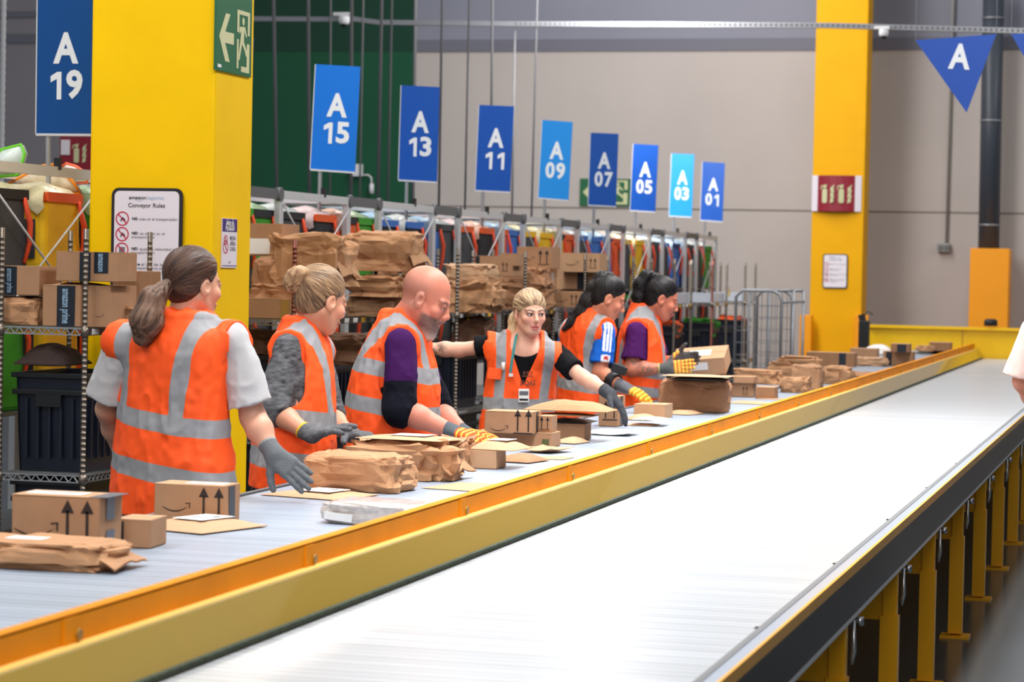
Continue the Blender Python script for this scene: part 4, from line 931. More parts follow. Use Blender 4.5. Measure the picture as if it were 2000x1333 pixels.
PC('bag', 1281, 1417, 739, 806, .26, 'biggest upright paper bag in front of the tattooed woman', rz=.0, seed=31, amp=.07, fold=False, mt=KRAFTD)
PC('mail', 1300, 1420, 738, 744, .24, 'black poly mailer lying flat on the biggest paper bag', name='plastic_mailer', z=ZL+.185, seed=27, mt=MATS['black_poly'], lab=False, hh=.018)
PC('mail', 1288, 1422, 733, 737, .24, 'thin card envelope topmost on the biggest paper bag', z=ZL+.204, seed=28, hh=.008, lab=False)
PC('mail', 1414, 1490, 778, 790, .2, 'flat mailer right of the biggest paper bag', seed=29, hh=.014, rz=-.2, lab=False)
PC('box', 1410, 1470, 750, 776, .14, 'low carton with two up arrows right of the biggest paper bag', marks=(('arrows', 'front', .25, .0, .045), ('smile', 'front', -.25, 0, .04), ('tape', 'right', 0, 0, .03, 1, TAPE)))
PC('box', 1404, 1472, 737, 749, .14, 'flat carton with black tape on the low arrow carton', z=ZL+.088, marks=(('tape', 'front', -.15, 0, .03, 1, TAPE),))
PC('box', 1475, 1512, 758, 780, .16, 'small plain rounded carton beside the low arrow carton', marks=(), col=CARD3)
D2 = dict(amp=.2)
PC('bag', 1430, 1518, 722, 752, .2, 'crumpled paper bag beyond the low arrow carton', seed=33, fold=1, z=ZL+.02, **D2)
PC('bag', 1523, 1577, 738, 768, .18, 'small paper bag in front of the twin upright bags', seed=34, fold=-1, **D2)
PC('bag', 1498, 1560, 708, 745, .2, 'upright paper bag, left of the far pair', seed=35, fold=False, **D2)
PC('bag', 1543, 1602, 712, 762, .2, 'upright paper bag with square front, right of the far pair', seed=36, amp=.08, fold=False, mt=CARD)
PC('bag', 1520, 1592, 697, 716, .25, 'crumpled bag lying over the far pair of upright bags', seed=37, fold=False, z=ZL+.11, **D2)
PC('bag', 1598, 1656, 718, 751, .22, 'slumped paper bag right of the far pair of upright bags', seed=38, fold=False, **D2)
PC('mail', 1476, 1530, 778, 781, .1, 'scrap of brown paper in front of the small paper bag', name='paper_scrap', seed=39, hh=.004, lab=False, cat='paper')
PC('mail', 1530, 1605, 760, 766, .12, 'flat envelope lying at the foot of the square fronted bag', seed=52, hh=.006, lab=False)
PC('box', 1575, 1668, 690, 716, .2, 'brown carton with black tape in front of the far yellow column', marks=(('tape', 'front', .25, 0, .06, 1, TAPE),), col=CARD3)
PC('mail', 1650, 1704, 722, 738, .22, 'dark curled mailer near the far end of the belt', seed=40, hh=.04, mt=KRAFTD, lab=False, curl=.02)
PC('mail', 1674, 1725, 722, 730, .16, 'pale flat envelope right of the dark curled mailer', seed=53, hh=.008, lab=False)
PC('bag', 1668, 1728, 699, 716, .2, 'light paper bag between the far cartons', seed=41, fold=False, mt=MAILER, **D2)
PC('box', 1660, 1712, 682, 700, .2, 'carton behind the light paper bag near the scanner stand', z=ZL+.0, marks=())
PC('box', 1724, 1782, 688, 715, .2, 'smile carton with black tape among the farthest cartons', marks=(('smile', 'front', .28, 0, .05), ('tape', 'front', -.3, 0, .05, 1, TAPE)))
PC('mail', 1682, 1742, 676, 694, .2, 'white padded mailer standing out behind the farthest smile carton', z=ZL, seed=42, hh=.1, mt=mat('white_mailer', (226, 220, 216), .6), lab=False)
PC('box', 1740, 1775, 673, 689, .2, 'dark taped carton on top of the farthest smile carton', z=ZL+.122, marks=(('tape', 'front', .1, 0, .08, 1, TAPE),), col=CARD3)
PC('mail', 1786, 1860, 684, 692, .4, 'black tray with loose paper at the far end of the belt', name='black_tray', seed=43, hh=.03, mt=BLACK, lab=False, cat='tray')
PC('bag', 1790, 1822, 676, 687, .2, 'crumpled paper lying in the black tray', seed=44, fold=False, z=ZL+.035, **D2)
PC('box', 1815, 1856, 670, 686, .2, 'dark brown open carton farthest along the belt', z=ZL+.035, marks=(), col=CARD3)

# ------------------------------------------------------------------ cartons and bags on the wire racks
def RP(kind, x0, x1, yt, yb, d, label, xoff=0.0, Z=ZS1+.006, Yr=None, **k):
    """parcel on a rack shelf: right edge sits at the aisle-side post line; located by its bottom centre pixel on the plane of the shelf height"""
    p = at((x0+x1)/2, yb, Y=Yr) if Yr else at((x0+x1)/2, yb, Z=Z)
    s = scl(p); w = (x1-x0)/s; h = (yb-yt)/s; c = Vector((p.x, p.y+d/2, Z))
    if kind == 'box': return carton(k.pop('name', 'cardboard_box'), label, c, w, d, h, k.pop('rz', 0), **k)
    if kind == 'bag': return crumple(k.pop('name', 'paper_bag'), label, c, w, d, h, k.pop('rz', 0), **k)
    return mailer(k.pop('name', 'padded_mailer'), label, c, w, d, h, k.pop('rz', 0), **k)
y1a, y1b = RK['R1'][1], RK['R1'][2]
def R1P(kind, x0, x1, yt, yb, d, label, dz=0, dy=0, **k):
    return RP(kind, x0, x1, yt, yb, d, label, Yr=y1a+.05+dy, Z=at(80, yb, Y=y1a+.05+dy).z if dz is None else ZS1+.006+dz, **k)
R1P('bag', -30, 76, 578, 634, .25, 'kraft paper package at the left edge on the nearest rack, under a taped carton', seed=51, amp=.1, fold=False)
R1P('box', -20, 80, 521, 577, .22, 'carton with black tape on the kraft package at the left edge', dz=.14, marks=(('tape', 'front', -.12, 0, .07, 1, TAPE, 'amazon prime'),), col=CARD)
R1P('mail', -20, 58, 512, 520, .2, 'torn flap of card lying on the leftmost taped carton', dz=.285, seed=60, hh=.02 if False else None, lab=False) if False else None
R1P('box', 79, 160, 556, 636, .2, 'carton with wide slanted black tape in the middle of the nearest rack', marks=(('tape', 'front', .12, 0, .09, 1, TAPE, 'amazon prime'), ('smile', 'right', .2, 0, .06)))
R1P('box', 161, 216, 556, 636, .3, 'carton with small smile mark right beside the wide slanted tape carton', marks=(('smile', 'front', .1, -.2, .05),), col=CARD, dy=.02)
R1P('mail', 92, 190, 548, 554, .2, 'flat mailer between the stacked cartons on the nearest rack', dz=.19, seed=61, lab=False, dy=.03)
R1P('box', 103, 234, 489, 546, .22, 'topmost carton on the nearest rack with two black tape strips', dz=.21, marks=(('tape', 'front', -.02, 0, .055, 1, TAPE), ('tape', 'front', .24, .15, .07, .72, TAPE, 'amazon')))
R1P('box', 216, 274, 530, 636, .25, 'tall plain carton at the right end of the nearest rack', marks=(('arrows', 'front', .3, -.2, .05),), dy=.42, col=CARD3)
R1P('bag', 206, 270, 598, 636, .15, 'small crumpled bag in front of the tall plain carton', seed=54, amp=.25, fold=False, dy=.2)
R1P('mail', 22, 130, 690, 735, .3, 'dark brown card lying in the tote on the nearest rack', name='card_sheet', seed=62, lab=False, cat='card', mt=mat('dark_card', (58, 42, 38), .8), dz=-.19)
# rack 2 heap of big bags
y2a, y2b = RK['R2'][1], RK['R2'][2]
def RKP(r, kind, x0, x1, yt, yb, d, label, dz=0, fy=.3, **k):
    ya, yb_ = RK[r][1], RK[r][2]; return RP(kind, x0, x1, yt, yb, d, label, Yr=ya+(yb_-ya)*fy-d/2, Z=ZS1+.006+dz, **k)
def heap(r, items):
    for it in items: 
        kind, x0, x1, yt, yb, fy, d, label, kw = it
        Yr = RK[r][1]+(RK[r][2]-RK[r][1])*fy; z = max(at((x0+x1)/2, yb, Y=Yr).z, ZS1+.006)
        RP(kind, x0, x1, yt, yb, d, label, Yr=Yr, Z=z, **kw)
heap('R2', [
 ('box', 482, 576, 590, 628, .0, .3, 'long carton sealed with brown tape low on the left of the long rack', dict(marks=(('tape', 'front', .3, .0, .05, 1, mat('brown_tape', (168, 128, 70), .3)),), col=CARD)),
 ('box', 484, 552, 438, 500, .22, .3, 'carton with papers taped to it behind the left end of the long rack', dict(marks=(('flabel', 'front', -.2, -.2, .14, .09),), col=CARD)),
 ('bag', 486, 545, 500, 590, .1, .25, 'plain kraft bag left of the heap, next to the yellow column', dict(seed=71, amp=.1, fold=False, mt=KRAFTD)),
 ('bag', 514, 660, 462, 560, .1, .35, 'large paper bag heaped on the long rack above the bun haired woman', dict(seed=72, amp=.2, fold=1)),
 ('bag', 658, 800, 452, 530, .85, .4, 'large smooth paper bag topmost of the heap, left of the bald man', dict(seed=73, amp=.14, fold=1)),
 ('bag', 495, 610, 552, 596, .05, .3, 'flattened dark bag under the heap by the hair bun', dict(seed=75, amp=.28, fold=False, mt=KRAFTD)),
 ('bag', 672, 790, 538, 580, .8, .3, 'crumpled light bag under the heap between bun haired woman and bald man', dict(seed=76, amp=.28, fold=False)),
 ('bag', 672, 775, 582, 622, .85, .3, 'flat paper bag lowest on the shelf left of the bald man', dict(seed=77, amp=.2, fold=False, mt=MAILER)),
])
heap('R3', [
 ('bag', 735, 808, 500, 572, .05, .3, 'paper bag with pointed folds right behind the bald man’s head'.replace('’s', ''), dict(seed=74, amp=.25, fold=False)),
 ('bag', 866, 956, 548, 612, .1, .35, 'brown paper bag with pointed front fold right of the bald man', dict(seed=81, amp=.22, fold=1)),
 ('bag', 864, 952, 515, 552, .15, .35, 'light kraft bag topmost right of the bald man head', dict(seed=82, amp=.12, fold=False, mt=MAILER)),
 ('box', 925, 1002, 501, 540, .9, .3, 'carton with two up arrows behind the posts, left of the blonde woman', dict(marks=(('arrows', 'front', .3, .0, .06), ('tape', 'front', -.42, 0, .03, 1, TAPE)))),
 ('box', 975, 1010, 496, 520, .9, .2, 'small carton behind the two arrow carton', dict(marks=())),
])
heap('R4', [
 ('bag', 966, 1058, 522, 566, .1, .35, 'dark brown paper bag above the blonde woman, upper of two', dict(seed=83, amp=.2, fold=1, mt=KRAFTD)),
 ('bag', 965, 1062, 562, 608, .1, .35, 'dark brown paper bag above the blonde woman, lower of two', dict(seed=84, amp=.2, fold=False, mt=KRAFTD)),
 ('box', 1008, 1078, 483, 525, .4, .28, 'smile carton with two arrows topmost above the blonde woman', dict(marks=(('smile', 'front', -.18, 0, .11), ('arrows', 'front', .27, .05, .11)))),
 ('box', 1078, 1132, 571, 601, .6, .25, 'smile carton with two arrows low on the shelf right of the blonde woman', dict(marks=(('smile', 'front', -.15, 0, .09), ('arrows', 'front', .3, .05, .075)))),
 ('box', 1056, 1088, 525, 566, .8, .2, 'white labelled carton squeezed in the middle of the shelf right of the blonde woman', dict(marks=(('flabel', 'front', 0, .1, .08, .07),), col=CARD2)),
])
heap('R5', [
 ('box', 1091, 1172, 495, 532, .0, .28, 'smile carton topmost, left of the half-up ponytail woman', dict(marks=(('smile', 'front', -.2, .0, .13), ('arrows', 'front', .33, .0, .08)), col=CARD2)),
 ('box', 1090, 1158, 532, 565, .2, .25, 'carton with black tape below the topmost smile carton', dict(marks=(('tape', 'front', .2, 0, .09, 1, TAPE),))),
 ('box', 1086, 1158, 566, 600, .3, .25, 'plain carton lowest on the shelf left of the half-up ponytail', dict(marks=())),
])
# brown bags and folded card stuffed under the top shelves
for r, x0, x1, lab_ in (('R2', 600, 730, 'dark brown bag in the tote behind the bald man’s back'), ('R2', 470, 590, 'dark brown bag in the tote behind the bun haired woman'), ('R3', 880, 950, 'dark brown bag in the tote left of the blonde woman'), ('R4', 985, 1050, 'dark brown bag in the tote behind the blonde woman')):
    Yr = RK[r][1]+.2
    RP('bag', x0, x1, 636, 700, .3, lab_.replace('’s', ''), Yr=Yr, Z=ZS2+.42, seed=90+x0, amp=.25, fold=False, mt=mat('dark_kraft', (96, 66, 48), .8, noise=.1, bump=.3))
# plastic organiser trays on the farthest racks
ORG = mat('clear_organiser', (190, 196, 206), .2, alpha=.55)
for r, l in (('R7', 'clear plastic tray on the shelf right of the tattooed woman'), ('R8', 'clear plastic tray on the second last rack'), ('R9', 'clear plastic tray on the last rack')):
    _, ya, yb = RK[r]; t = thing('plastic_tray', l, 'tray', (RKX-RKW/2, (ya+yb)/2, ZS1+.006)); w_, d_, h_ = .38, (yb-ya)*.9, .10
    m = MB()
    for s in (-1, 1): m.box((s*w_/2, 0, h_/2), (.006, d_, h_), ORG); m.box((0, s*d_/2, h_/2), (w_, .006, h_), ORG)
    m.box((0, 0, .003), (w_, d_, .006), ORG); m.build('tray', t)
for r, col_, l in (('R7', 'orange', 'orange folded bag lying in the tote right of the tattooed woman'), ('R8', 'green', 'green folded bag in the tote on the second last rack'), ('R9', 'orange', 'red-orange folded bag in the tote on the last rack')):
    _, ya, yb = RK[r]; crumple('folded_bag', l, Vector((RKX-RKW/2, (ya+yb)/2, ZS2+.3)), .28, .4, .2, seed=len(l), mt=MATS.get('bag_'+col_), amp=.3, fold=False, cat='bag')
# ------------------------------------------------------------------ people: implicit surfaces meshed by surface nets
def nrm(v): v = np.asarray(v, float); return v/np.linalg.norm(v)
def snets(fun, lo, hi, h, B=8, zc=None):
    """fun(P, approx) -> distance. returns verts, quads. zc=(z, factor): grid is coarser below z"""
    lo, hi = np.asarray(lo, float), np.asarray(hi, float)
    ax = [np.arange(lo[i]-2*h, hi[i]+3*h, h) for i in range(3)]
    if zc: 
        lowz = np.arange(lo[2]-2*h, zc[0], h*zc[1]); ax[2] = np.concatenate([lowz, np.arange(lowz[-1]+h*zc[1], hi[2]+3*h, h)])
    for i in range(3):
        r = (-len(ax[i])) % B
        if r: ax[i] = np.concatenate([ax[i], ax[i][-1]+h*np.arange(1, r+1)])
    n = [len(a) for a in ax]; nb = [k//B for k in n]
    cx = [a.reshape(-1, B).mean(1) for a in ax]; hw = [(a.reshape(-1, B)[:, -1]-a.reshape(-1, B)[:, 0])/2+h for a in ax]
    G = np.stack(np.meshgrid(*cx, indexing='ij'), -1).reshape(-1, 3); Hh = np.stack(np.meshgrid(*hw, indexing='ij'), -1).reshape(-1, 3)
    d = fun(G, True); act = np.nonzero(np.abs(d) < np.linalg.norm(Hh, axis=1)*1.35+.012)[0]
    F = np.where(d < 0, -1, 1).astype(np.float32).reshape(nb).repeat(B, 0).repeat(B, 1).repeat(B, 2)
    bi = np.stack(np.unravel_index(act, nb), 1)
    o = np.stack(np.meshgrid(*[np.arange(B)]*3, indexing='ij'), -1).reshape(-1, 3)
    for s in range(0, len(bi), 400):
        I = (bi[s:s+400, None, :]*B+o[None]).reshape(-1, 3)
        P = np.stack([ax[0][I[:, 0]], ax[1][I[:, 1]], ax[2][I[:, 2]]], 1)
        F[I[:, 0], I[:, 1], I[:, 2]] = fun(P, False)
    ins = F < 0
    c = np.zeros([k-1 for k in n], np.int8)
    for a in (0, 1):
        for b in (0, 1):
            for e in (0, 1): c += ins[a:n[0]-1+a, b:n[1]-1+b, e:n[2]-1+e]
    cells = np.argwhere((c > 0) & (c < 8))
    idx = -np.ones(c.shape, np.int32); idx[tuple(cells.T)] = np.arange(len(cells))
    S = np.zeros((len(cells), 3)); N = np.zeros(len(cells))
    cor = [(a, b, e) for a in (0, 1) for b in (0, 1) for e in (0, 1)]
    val = {q: F[cells[:, 0]+q[0], cells[:, 1]+q[1], cells[:, 2]+q[2]] for q in cor}
    for q in cor:
        for k in range(3):
            if q[k] == 0:
                r = list(q); r[k] = 1; r = tuple(r); a, b = val[q], val[r]; m = (a < 0) != (b < 0)
                t = np.where(m, a/np.where(m, a-b, 1), 0); p = np.array(q, float)[None].repeat(len(cells), 0); p[:, k] += t
                S[m] += p[m]; N[m] += 1
    S /= np.maximum(N, 1)[:, None]
    V = np.empty_like(S)
    for k in range(3): i = cells[:, k]; V[:, k] = ax[k][i]+S[:, k]*(ax[k][i+1]-ax[k][i])
    Q = []
    for k in range(3):
        u, v = [(1, 2), (2, 0), (0, 1)][k]
        sl0 = [slice(1, n[i]-1) for i in range(3)]; sl0[k] = slice(0, n[k]-1); sl1 = list(sl0); sl1[k] = slice(1, n[k])
        a = ins[tuple(sl0)]; b = ins[tuple(sl1)]; e = np.argwhere(a != b); 
        if not len(e): continue
        off = np.ones(3, int); off[k] = 0; g = e+off; flip = a[tuple(e.T)]
        def cell(du, dv): q = g.copy(); q[:, u] -= du; q[:, v] -= dv; return idx[q[:, 0], q[:, 1], q[:, 2]]
        q = np.stack([cell(1, 1), cell(0, 1), cell(0, 0), cell(1, 0)], 1); q[~flip] = q[~flip][:, ::-1]
        Q.append(q)
    Q = np.concatenate(Q); Q = Q[(Q >= 0).all(1)]
    return V, Q
def smin(a, b, k):
    h = np.clip(.5+.5*(b-a)/k, 0, 1); return b+(a-b)*h-k*h*(1-h)
class SD:
    """smooth union of simple solids, evaluated with culling"""
    def __init__(s): s.p = []
    def cap(s, a, b, ra, rb, k=.02, sub=False):
        a, b = np.asarray(a, float), np.asarray(b, float); ba = b-a; L = max(ba@ba, 1e-9)
        def f(P):
            t = np.clip(((P-a)@ba)/L, 0, 1); return np.linalg.norm(P-a-t[:, None]*ba, axis=1)-(ra+(rb-ra)*t)
        s.p.append((f, (a+b)/2, math.sqrt(L)/2+max(ra, rb), k, sub)); return s
    def ell(s, c, r, R=None, k=.02, sub=False):
        c = np.asarray(c, float); r = np.asarray(r, float); R = np.eye(3) if R is None else R
        def f(P):
            q = (P-c)@R; k0 = np.linalg.norm(q/r, axis=1); k1 = np.linalg.norm(q/(r*r), axis=1); return k0*(k0-1)/np.maximum(k1, 1e-6)
        s.p.append((f, c, max(r), k, sub)); return s
    def raw(s, f, c, R, k=.02, sub=False): s.p.append((f, np.asarray(c, float), R, k, sub)); return s
    def chain(s, pts, rs, k=.02):
        for i in range(len(pts)-1): s.cap(pts[i], pts[i+1], rs[i], rs[i+1], k)
        return s
    def __call__(s, P, approx=False):
        d = np.full(len(P), 1.0)
        for f, c, R, k, sub in s.p:
            if approx: m = slice(None)
            else:
                m = np.nonzero(np.linalg.norm(P-c, axis=1) < R+.07)[0]
                if not len(m): continue
            v = f(P[m])
            if sub: d[m] = -smin(-d[m], v, k)
            else: d[m] = smin(d[m], v, k)
        return d
def smooth_tab(x, y, xs):
    o = np.argsort(x); t = np.interp(xs, np.array(x)[o], np.array(y)[o]); w = np.exp(-.5*(np.arange(-12, 13)/4.5)**2); w /= w.sum()
    return np.convolve(np.pad(t, 12, 'edge'), w, 'valid')
class Torso:
    def __init__(s, rows, Yc, psi, ratio, t=.022, lean=0.0, zhip=.86):
        z, X, A, Yy = [], [], [], []
        s.fwd = np.array([math.cos(psi), math.sin(psi)]); s.side = np.array([math.sin(psi), -math.cos(psi)])
        ztop = at(rows[0][1], rows[0][0], Y=Yc).z
        for row in rows:
            py, xl, xr = row[:3]; 
            y = Yc+(row[3] if len(row) > 3 else 0)
            L_, R_ = at(xl, py, Y=y), at(xr, py, Y=y); c = (L_+R_)/2; a = math.atan2(-c.x, c.y)
            hp = (R_.x-L_.x)/2*math.cos(a); v = np.array([math.cos(a), math.sin(a)])
            k = math.sqrt((s.side@v)**2+(ratio*(s.fwd@v))**2)
            z.append(c.z); X.append(c.x); Yy.append(y); A.append(max(hp/k-t, .03))
        zb = min(z)
        if zb > zhip: z.append(zhip); X.append(X[-1]); Yy.append(Yy[-1]); A.append(A[-1])
        z.append(min(zhip, zb)-.08); X.append(X[-1]); Yy.append(Yy[-1]); A.append(A[-1]*.93)
        s.z0, s.z1 = min(z), max(z); s.zs = np.linspace(s.z0, s.z1, 100)
        s.X = smooth_tab(z, X, s.zs); s.Y = smooth_tab(z, Yy, s.zs); s.A = smooth_tab(z, A, s.zs); s.ratio = ratio
        s.c = np.array([s.X.mean(), s.Y.mean(), (s.z0+s.z1)/2]); s.R = (s.z1-s.z0)/2+.3
    def loc(s, P):
        z = np.clip(P[:, 2], s.z0, s.z1); cx, cy, A = (np.interp(z, s.zs, q) for q in (s.X, s.Y, s.A))
        dx, dy = P[:, 0]-cx, P[:, 1]-cy
        return dx*s.side[0]+dy*s.side[1], dx*s.fwd[0]+dy*s.fwd[1], A, np.maximum(P[:, 2]-s.z1, s.z0-P[:, 2])
    def sdf(s, P):
        u, v, A, dz = s.loc(P); B = A*s.ratio; p = 2.4
        q = (np.abs(u/A)**p+np.abs(v/B)**p)**(1/p); g = np.sqrt(u*u+v*v)+1e-6
        d = g*(1-1/np.maximum(q, .05)); d = np.maximum(d, -B)
        return np.where(dz > 0, np.sqrt(np.maximum(d, 0)**2+dz*dz)+np.minimum(d, 0)*(dz < .001), np.maximum(d, dz))
    def at_axis(s, z): return np.array([np.interp(z, s.zs, s.X), np.interp(z, s.zs, s.Y), z])
def mesh_from(name, V, Q, m, parent, col=None, strip=None, tris=None):
    me = bpy.data.meshes.new(name); me.vertices.add(len(V)); org = np.array(parent.matrix_world.translation) if parent is not None else np.zeros(3)
    me.vertices.foreach_set('co', (V-np.array(PORG)).astype(np.float32).ravel())
    me.loops.add(len(Q)*4); me.loops.foreach_set('vertex_index', Q.astype(np.int32).ravel()); me.polygons.add(len(Q))
    me.polygons.foreach_set('loop_start', np.arange(0, len(Q)*4, 4, dtype=np.int32)); me.polygons.foreach_set('loop_total', np.full(len(Q), 4, np.int32))
    me.polygons.foreach_set('use_smooth', np.ones(len(Q), bool)); me.update(calc_edges=True); me.validate()
    if col is not None:
        a = me.color_attributes.new('Col', 'FLOAT_COLOR', 'POINT'); c4 = np.ones((len(V), 4), np.float32); c4[:, :3] = col; a.data.foreach_set('color', c4.ravel())
    if strip is not None: a = me.attributes.new('strip', 'FLOAT', 'POINT'); a.data.foreach_set('value', strip.astype(np.float32))
    me.materials.append(m); o = bpy.data.objects.new(name, me); COL.objects.link(o); o.parent = parent
    return o
PORG = (0, 0, 0)
def colmat(name, rough=.6, sub=0, bump=0, bscale=80, sheen=0, spec=.5, noise=0, nscale=60, metal=0, stretch=None):
    m = mat(name, (200, 200, 200), rough, metal, 0, 8, bump, bscale, spec, sub=sub, sheen=sheen, stretch=stretch); nt = m.node_tree; b = nt.nodes['Principled BSDF']
    a = nn(nt, 'ShaderNodeAttribute', attribute_name='Col'); nt.links.new(a.outputs['Color'], b.inputs['Base Color'])
    return m
SKINM = colmat('skin', .5, sub=.12, bump=.05, bscale=120)
HAIRM = colmat('hair', .45, bump=.15, bscale=160, spec=.3)
GLOVEM = colmat('knit_glove', .85, bump=.5, bscale=260)
CLOTHM = colmat('jersey_cloth', .9, bump=.2, bscale=300, spec=.2)
def vestmat(name, base, strip, rough=.7):
    m = mat(name, base, rough, noise=.05, nscale=9, bump=.25, bscale=14); nt = m.node_tree; b = nt.nodes['Principled BSDF']
    a = nn(nt, 'ShaderNodeAttribute', attribute_name='strip'); g = nn(nt, 'ShaderNodeMath', operation='GREATER_THAN'); g.inputs[1].default_value = 0; nt.links.new(a.outputs['Fac'], g.inputs[0])
    mx = nn(nt, 'ShaderNodeMix', data_type='RGBA'); nt.links.new(g.outputs[0], mx.inputs[0]); src = b.inputs['Base Color'].links[0].from_socket; nt.links.new(src, mx.inputs[6]); mx.inputs[7].default_value = rgb(*strip); nt.links.new(mx.outputs[2], b.inputs['Base Color'])
    return m
VESTM = vestmat('hi_vis_orange', (255, 86, 18), (146, 146, 150))
def frame3(fwd, up=(0, 0, 1), roll=0):
    f = nrm(fwd); u = np.asarray(up, float); r = nrm(np.cross(f, u)); u = np.cross(r, f)
    if roll: c, s = math.cos(roll), math.sin(roll); r, u = c*r+s*u, -s*r+c*u
    return np.stack([r, f, u], 1)      # columns: right, forward, up
def rgbl(c): return np.array([lin(x) for x in c])
def hand_prims(sd, W, f, n, side, curls, sc=1.0, inflate=0, spread=.05, thumb=(.55, .8, .15), kf=.004):
    """W wrist, f finger direction, n palm normal, side = towards the thumb"""
    W, f, n, side = (np.asarray(q, float) for q in (W, f, n, side)); f = nrm(f); n = nrm(n-f*(n@f)); side = nrm(np.cross(f, n)*np.sign(np.cross(f, n)@side) if abs(np.cross(f, n)@side) > 1e-6 else side)
    g = inflate; K = []
    for i, o in enumerate((.030, .010, -.010, -.029)):   # index .. little
        K.append(W+f*(.092-.004*abs(i-1))*sc+side*o*sc)
        sd.cap(W+side*o*.62*sc+f*.006, K[-1], .0155*sc+g, .0125*sc+g, .014)
    sd.cap(W+side*.018*sc+f*.02, W+side*.026*sc+f*.05*sc+n*.004, .017*sc+g, .016*sc+g, .012)
    lens = ((.042, .025, .021), (.046, .029, .022), (.043, .026, .021), (.034, .020, .018))
    for i in range(4):
        p = K[i]; a = 0; d0 = nrm(f+side*(1.5-i)*spread)
        for j in range(3):
            a += curls[i]*(1.0 if j else .8); d = d0*math.cos(a)+n*math.sin(a); q = p+d*lens[i][j]*sc
            r0, r1 = (.0098, .0088, .0082, .0072)[j:j+2] if j < 3 else (.008, .007); r0, r1 = r0*sc*(.92 if i == 3 else 1), r1*sc*(.92 if i == 3 else 1)
            sd.cap(p, q, r0+g, r1+g, kf); p = q
    p = W+f*.018*sc+side*.026*sc+n*.004; td = nrm(f*thumb[0]+side*thumb[1]+n*thumb[2])
    for j, (L_, r0, r1) in enumerate(((.042, .0155, .0125), (.032, .0118, .0105), (.026, .0105, .0088))):
        d = nrm(td*(1-.18*j)+f*.22*j+n*.08*j); q = p+d*L_*sc; sd.cap(p, q, r0*sc+g, r1*sc+g, .008 if j == 0 else kf); p = q
    return sd
def head_prims(sd, c, R, s, beard=0, fem=1, jawdrop=0, lid=0):
    P = lambda x, y, z: c+R@(np.array([x, y, z])*s)
    sd.ell(P(0, -.014, .034), np.array([.074, .093, .083])*s, R, .03)
    sd.ell(P(0, .034, -.030), np.array([.060-.004*fem, .056, .080])*s, R, .03)
    sd.ell(P(0, .052, -.088), np.array([.034-.0*fem+.006*(1-fem), .032, .026+.004*(1-fem)])*s, R, .022)
    for q in (-1, 1):
        jw = .058-.007*fem; sd.cap(P(q*jw, -.004, -.046), P(q*(.024-.006*fem), .052, -.094), .017*s, (.016-.002*fem)*s, .022)
        sd.ell(P(q*.040, .062, -.026), np.array([.023, .020, .020])*s, R, .018)
        br = .010-.0035*fem; sd.cap(P(q*.042, .070, .018), P(q*.012, .082, .016), br*s, br*s, .012)
        sd.ell(P(q*.031, .101+.001*fem, -.002), np.array([.018, .016, .0125])*s, R, .010, True)
        sd.ell(P(q*.031, .0745, -.002), np.array([.0135, .0135, .0125])*s, R, .002)
        if not lid: sd.ell(P(q*.031, .0765, .0085), np.array([.0150, .0138, .0085])*s, R, .002)
        if lid: sd.ell(P(q*.031, .0768, .0035), np.array([.0145, .0138, .0120])*s, R, .002)
        sd.cap(P(q*.020, .0865, .0045), P(q*.042, .079, .003), .0032*s, .003*s, .003)      # upper lid
        sd.ell(P(q*.0755, -.006, -.012), np.array([.008, .020, .031])*s, R@frame3((0.25*q, 1, .15)), .006)
        sd.ell(P(q*.083, -.001, -.008), np.array([.007, .010, .016])*s, R, .004, True)
        w_ = 1-.22*fem; sd.ell(P(q*.010*w_, .096, -.037), np.array([.0085, .010, .008])*s*w_, R, .006)
    sd.cap(P(0, .083, .010), P(0, .103, -.026), .0085*s*w_, .0105*s*w_, .010)
    sd.ell(P(0, .105, -.030), np.array([.0115, .0115, .010])*s*w_, R, .008)
    sd.ell(P(0, .0905, -.0605-jawdrop*0), np.array([.022, .0085, .0058])*s, R, .005)
    sd.ell(P(0, .0885, -.0725-jawdrop), np.array([.018, .0085, .0068])*s, R, .005)
    sd.cap(P(-.02, .0975, -.0662-jawdrop*.5), P(.02, .0975, -.0662-jawdrop*.5), .0022*s, .0022*s, .002, True)
    if beard: 
        sd.ell(P(0, .062, -.098), np.array([.040, .036, .036])*s, R, .02); sd.ell(P(0, .074, -.122), np.array([.026, .024, .026])*s, R, .02)
        for q in (-1, 1): sd.cap(P(q*.058, .006, -.04), P(q*.030, .06, -.085), .018*s, .02*s, .02); sd.cap(P(0, .098, -.05), P(q*.028, .085, -.06), .008*s, .008*s, .008)
    return P
def hairstreak(P, root, a, b, seed=0, s1=26, s2=70, cen=None):
    ax_ = nrm(root-cen); e1 = nrm(np.cross(ax_, (.31, .2, .93))); e2 = np.cross(ax_, e1); d = P-cen
    x, y, z = d@e1, d@e2, d@ax_; r = np.maximum(np.hypot(x, y), 1e-4)
    q = np.stack([x/r+5, y/r+5, np.arctan2(r, z)*.12+seed+3], 1)
    fade = np.clip(r/.03, .25, 1)
    n = (vn(q, 11)*.45+vn(q+1.7, 24)*.5+vn(q+.7, 44)*.35)*fade
    t = np.clip(.45+.85*n, 0, 1)[:, None]; return a*(1-t)+b*t, n
def tube_streak(P, ax_, a, b, seed=0):
    ax_ = nrm(ax_); o = nrm(np.cross(ax_, (.3, .5, .8))); w = np.cross(ax_, o); q = np.stack([P@o*1.0, P@w*1.0, P@ax_*.12], 1)
    n = vn(q+seed, 130)*.6+vn(q+seed*2, 260)*.4; t = np.clip(.5+.8*n, 0, 1)[:, None]; return a*(1-t)+b*t, n

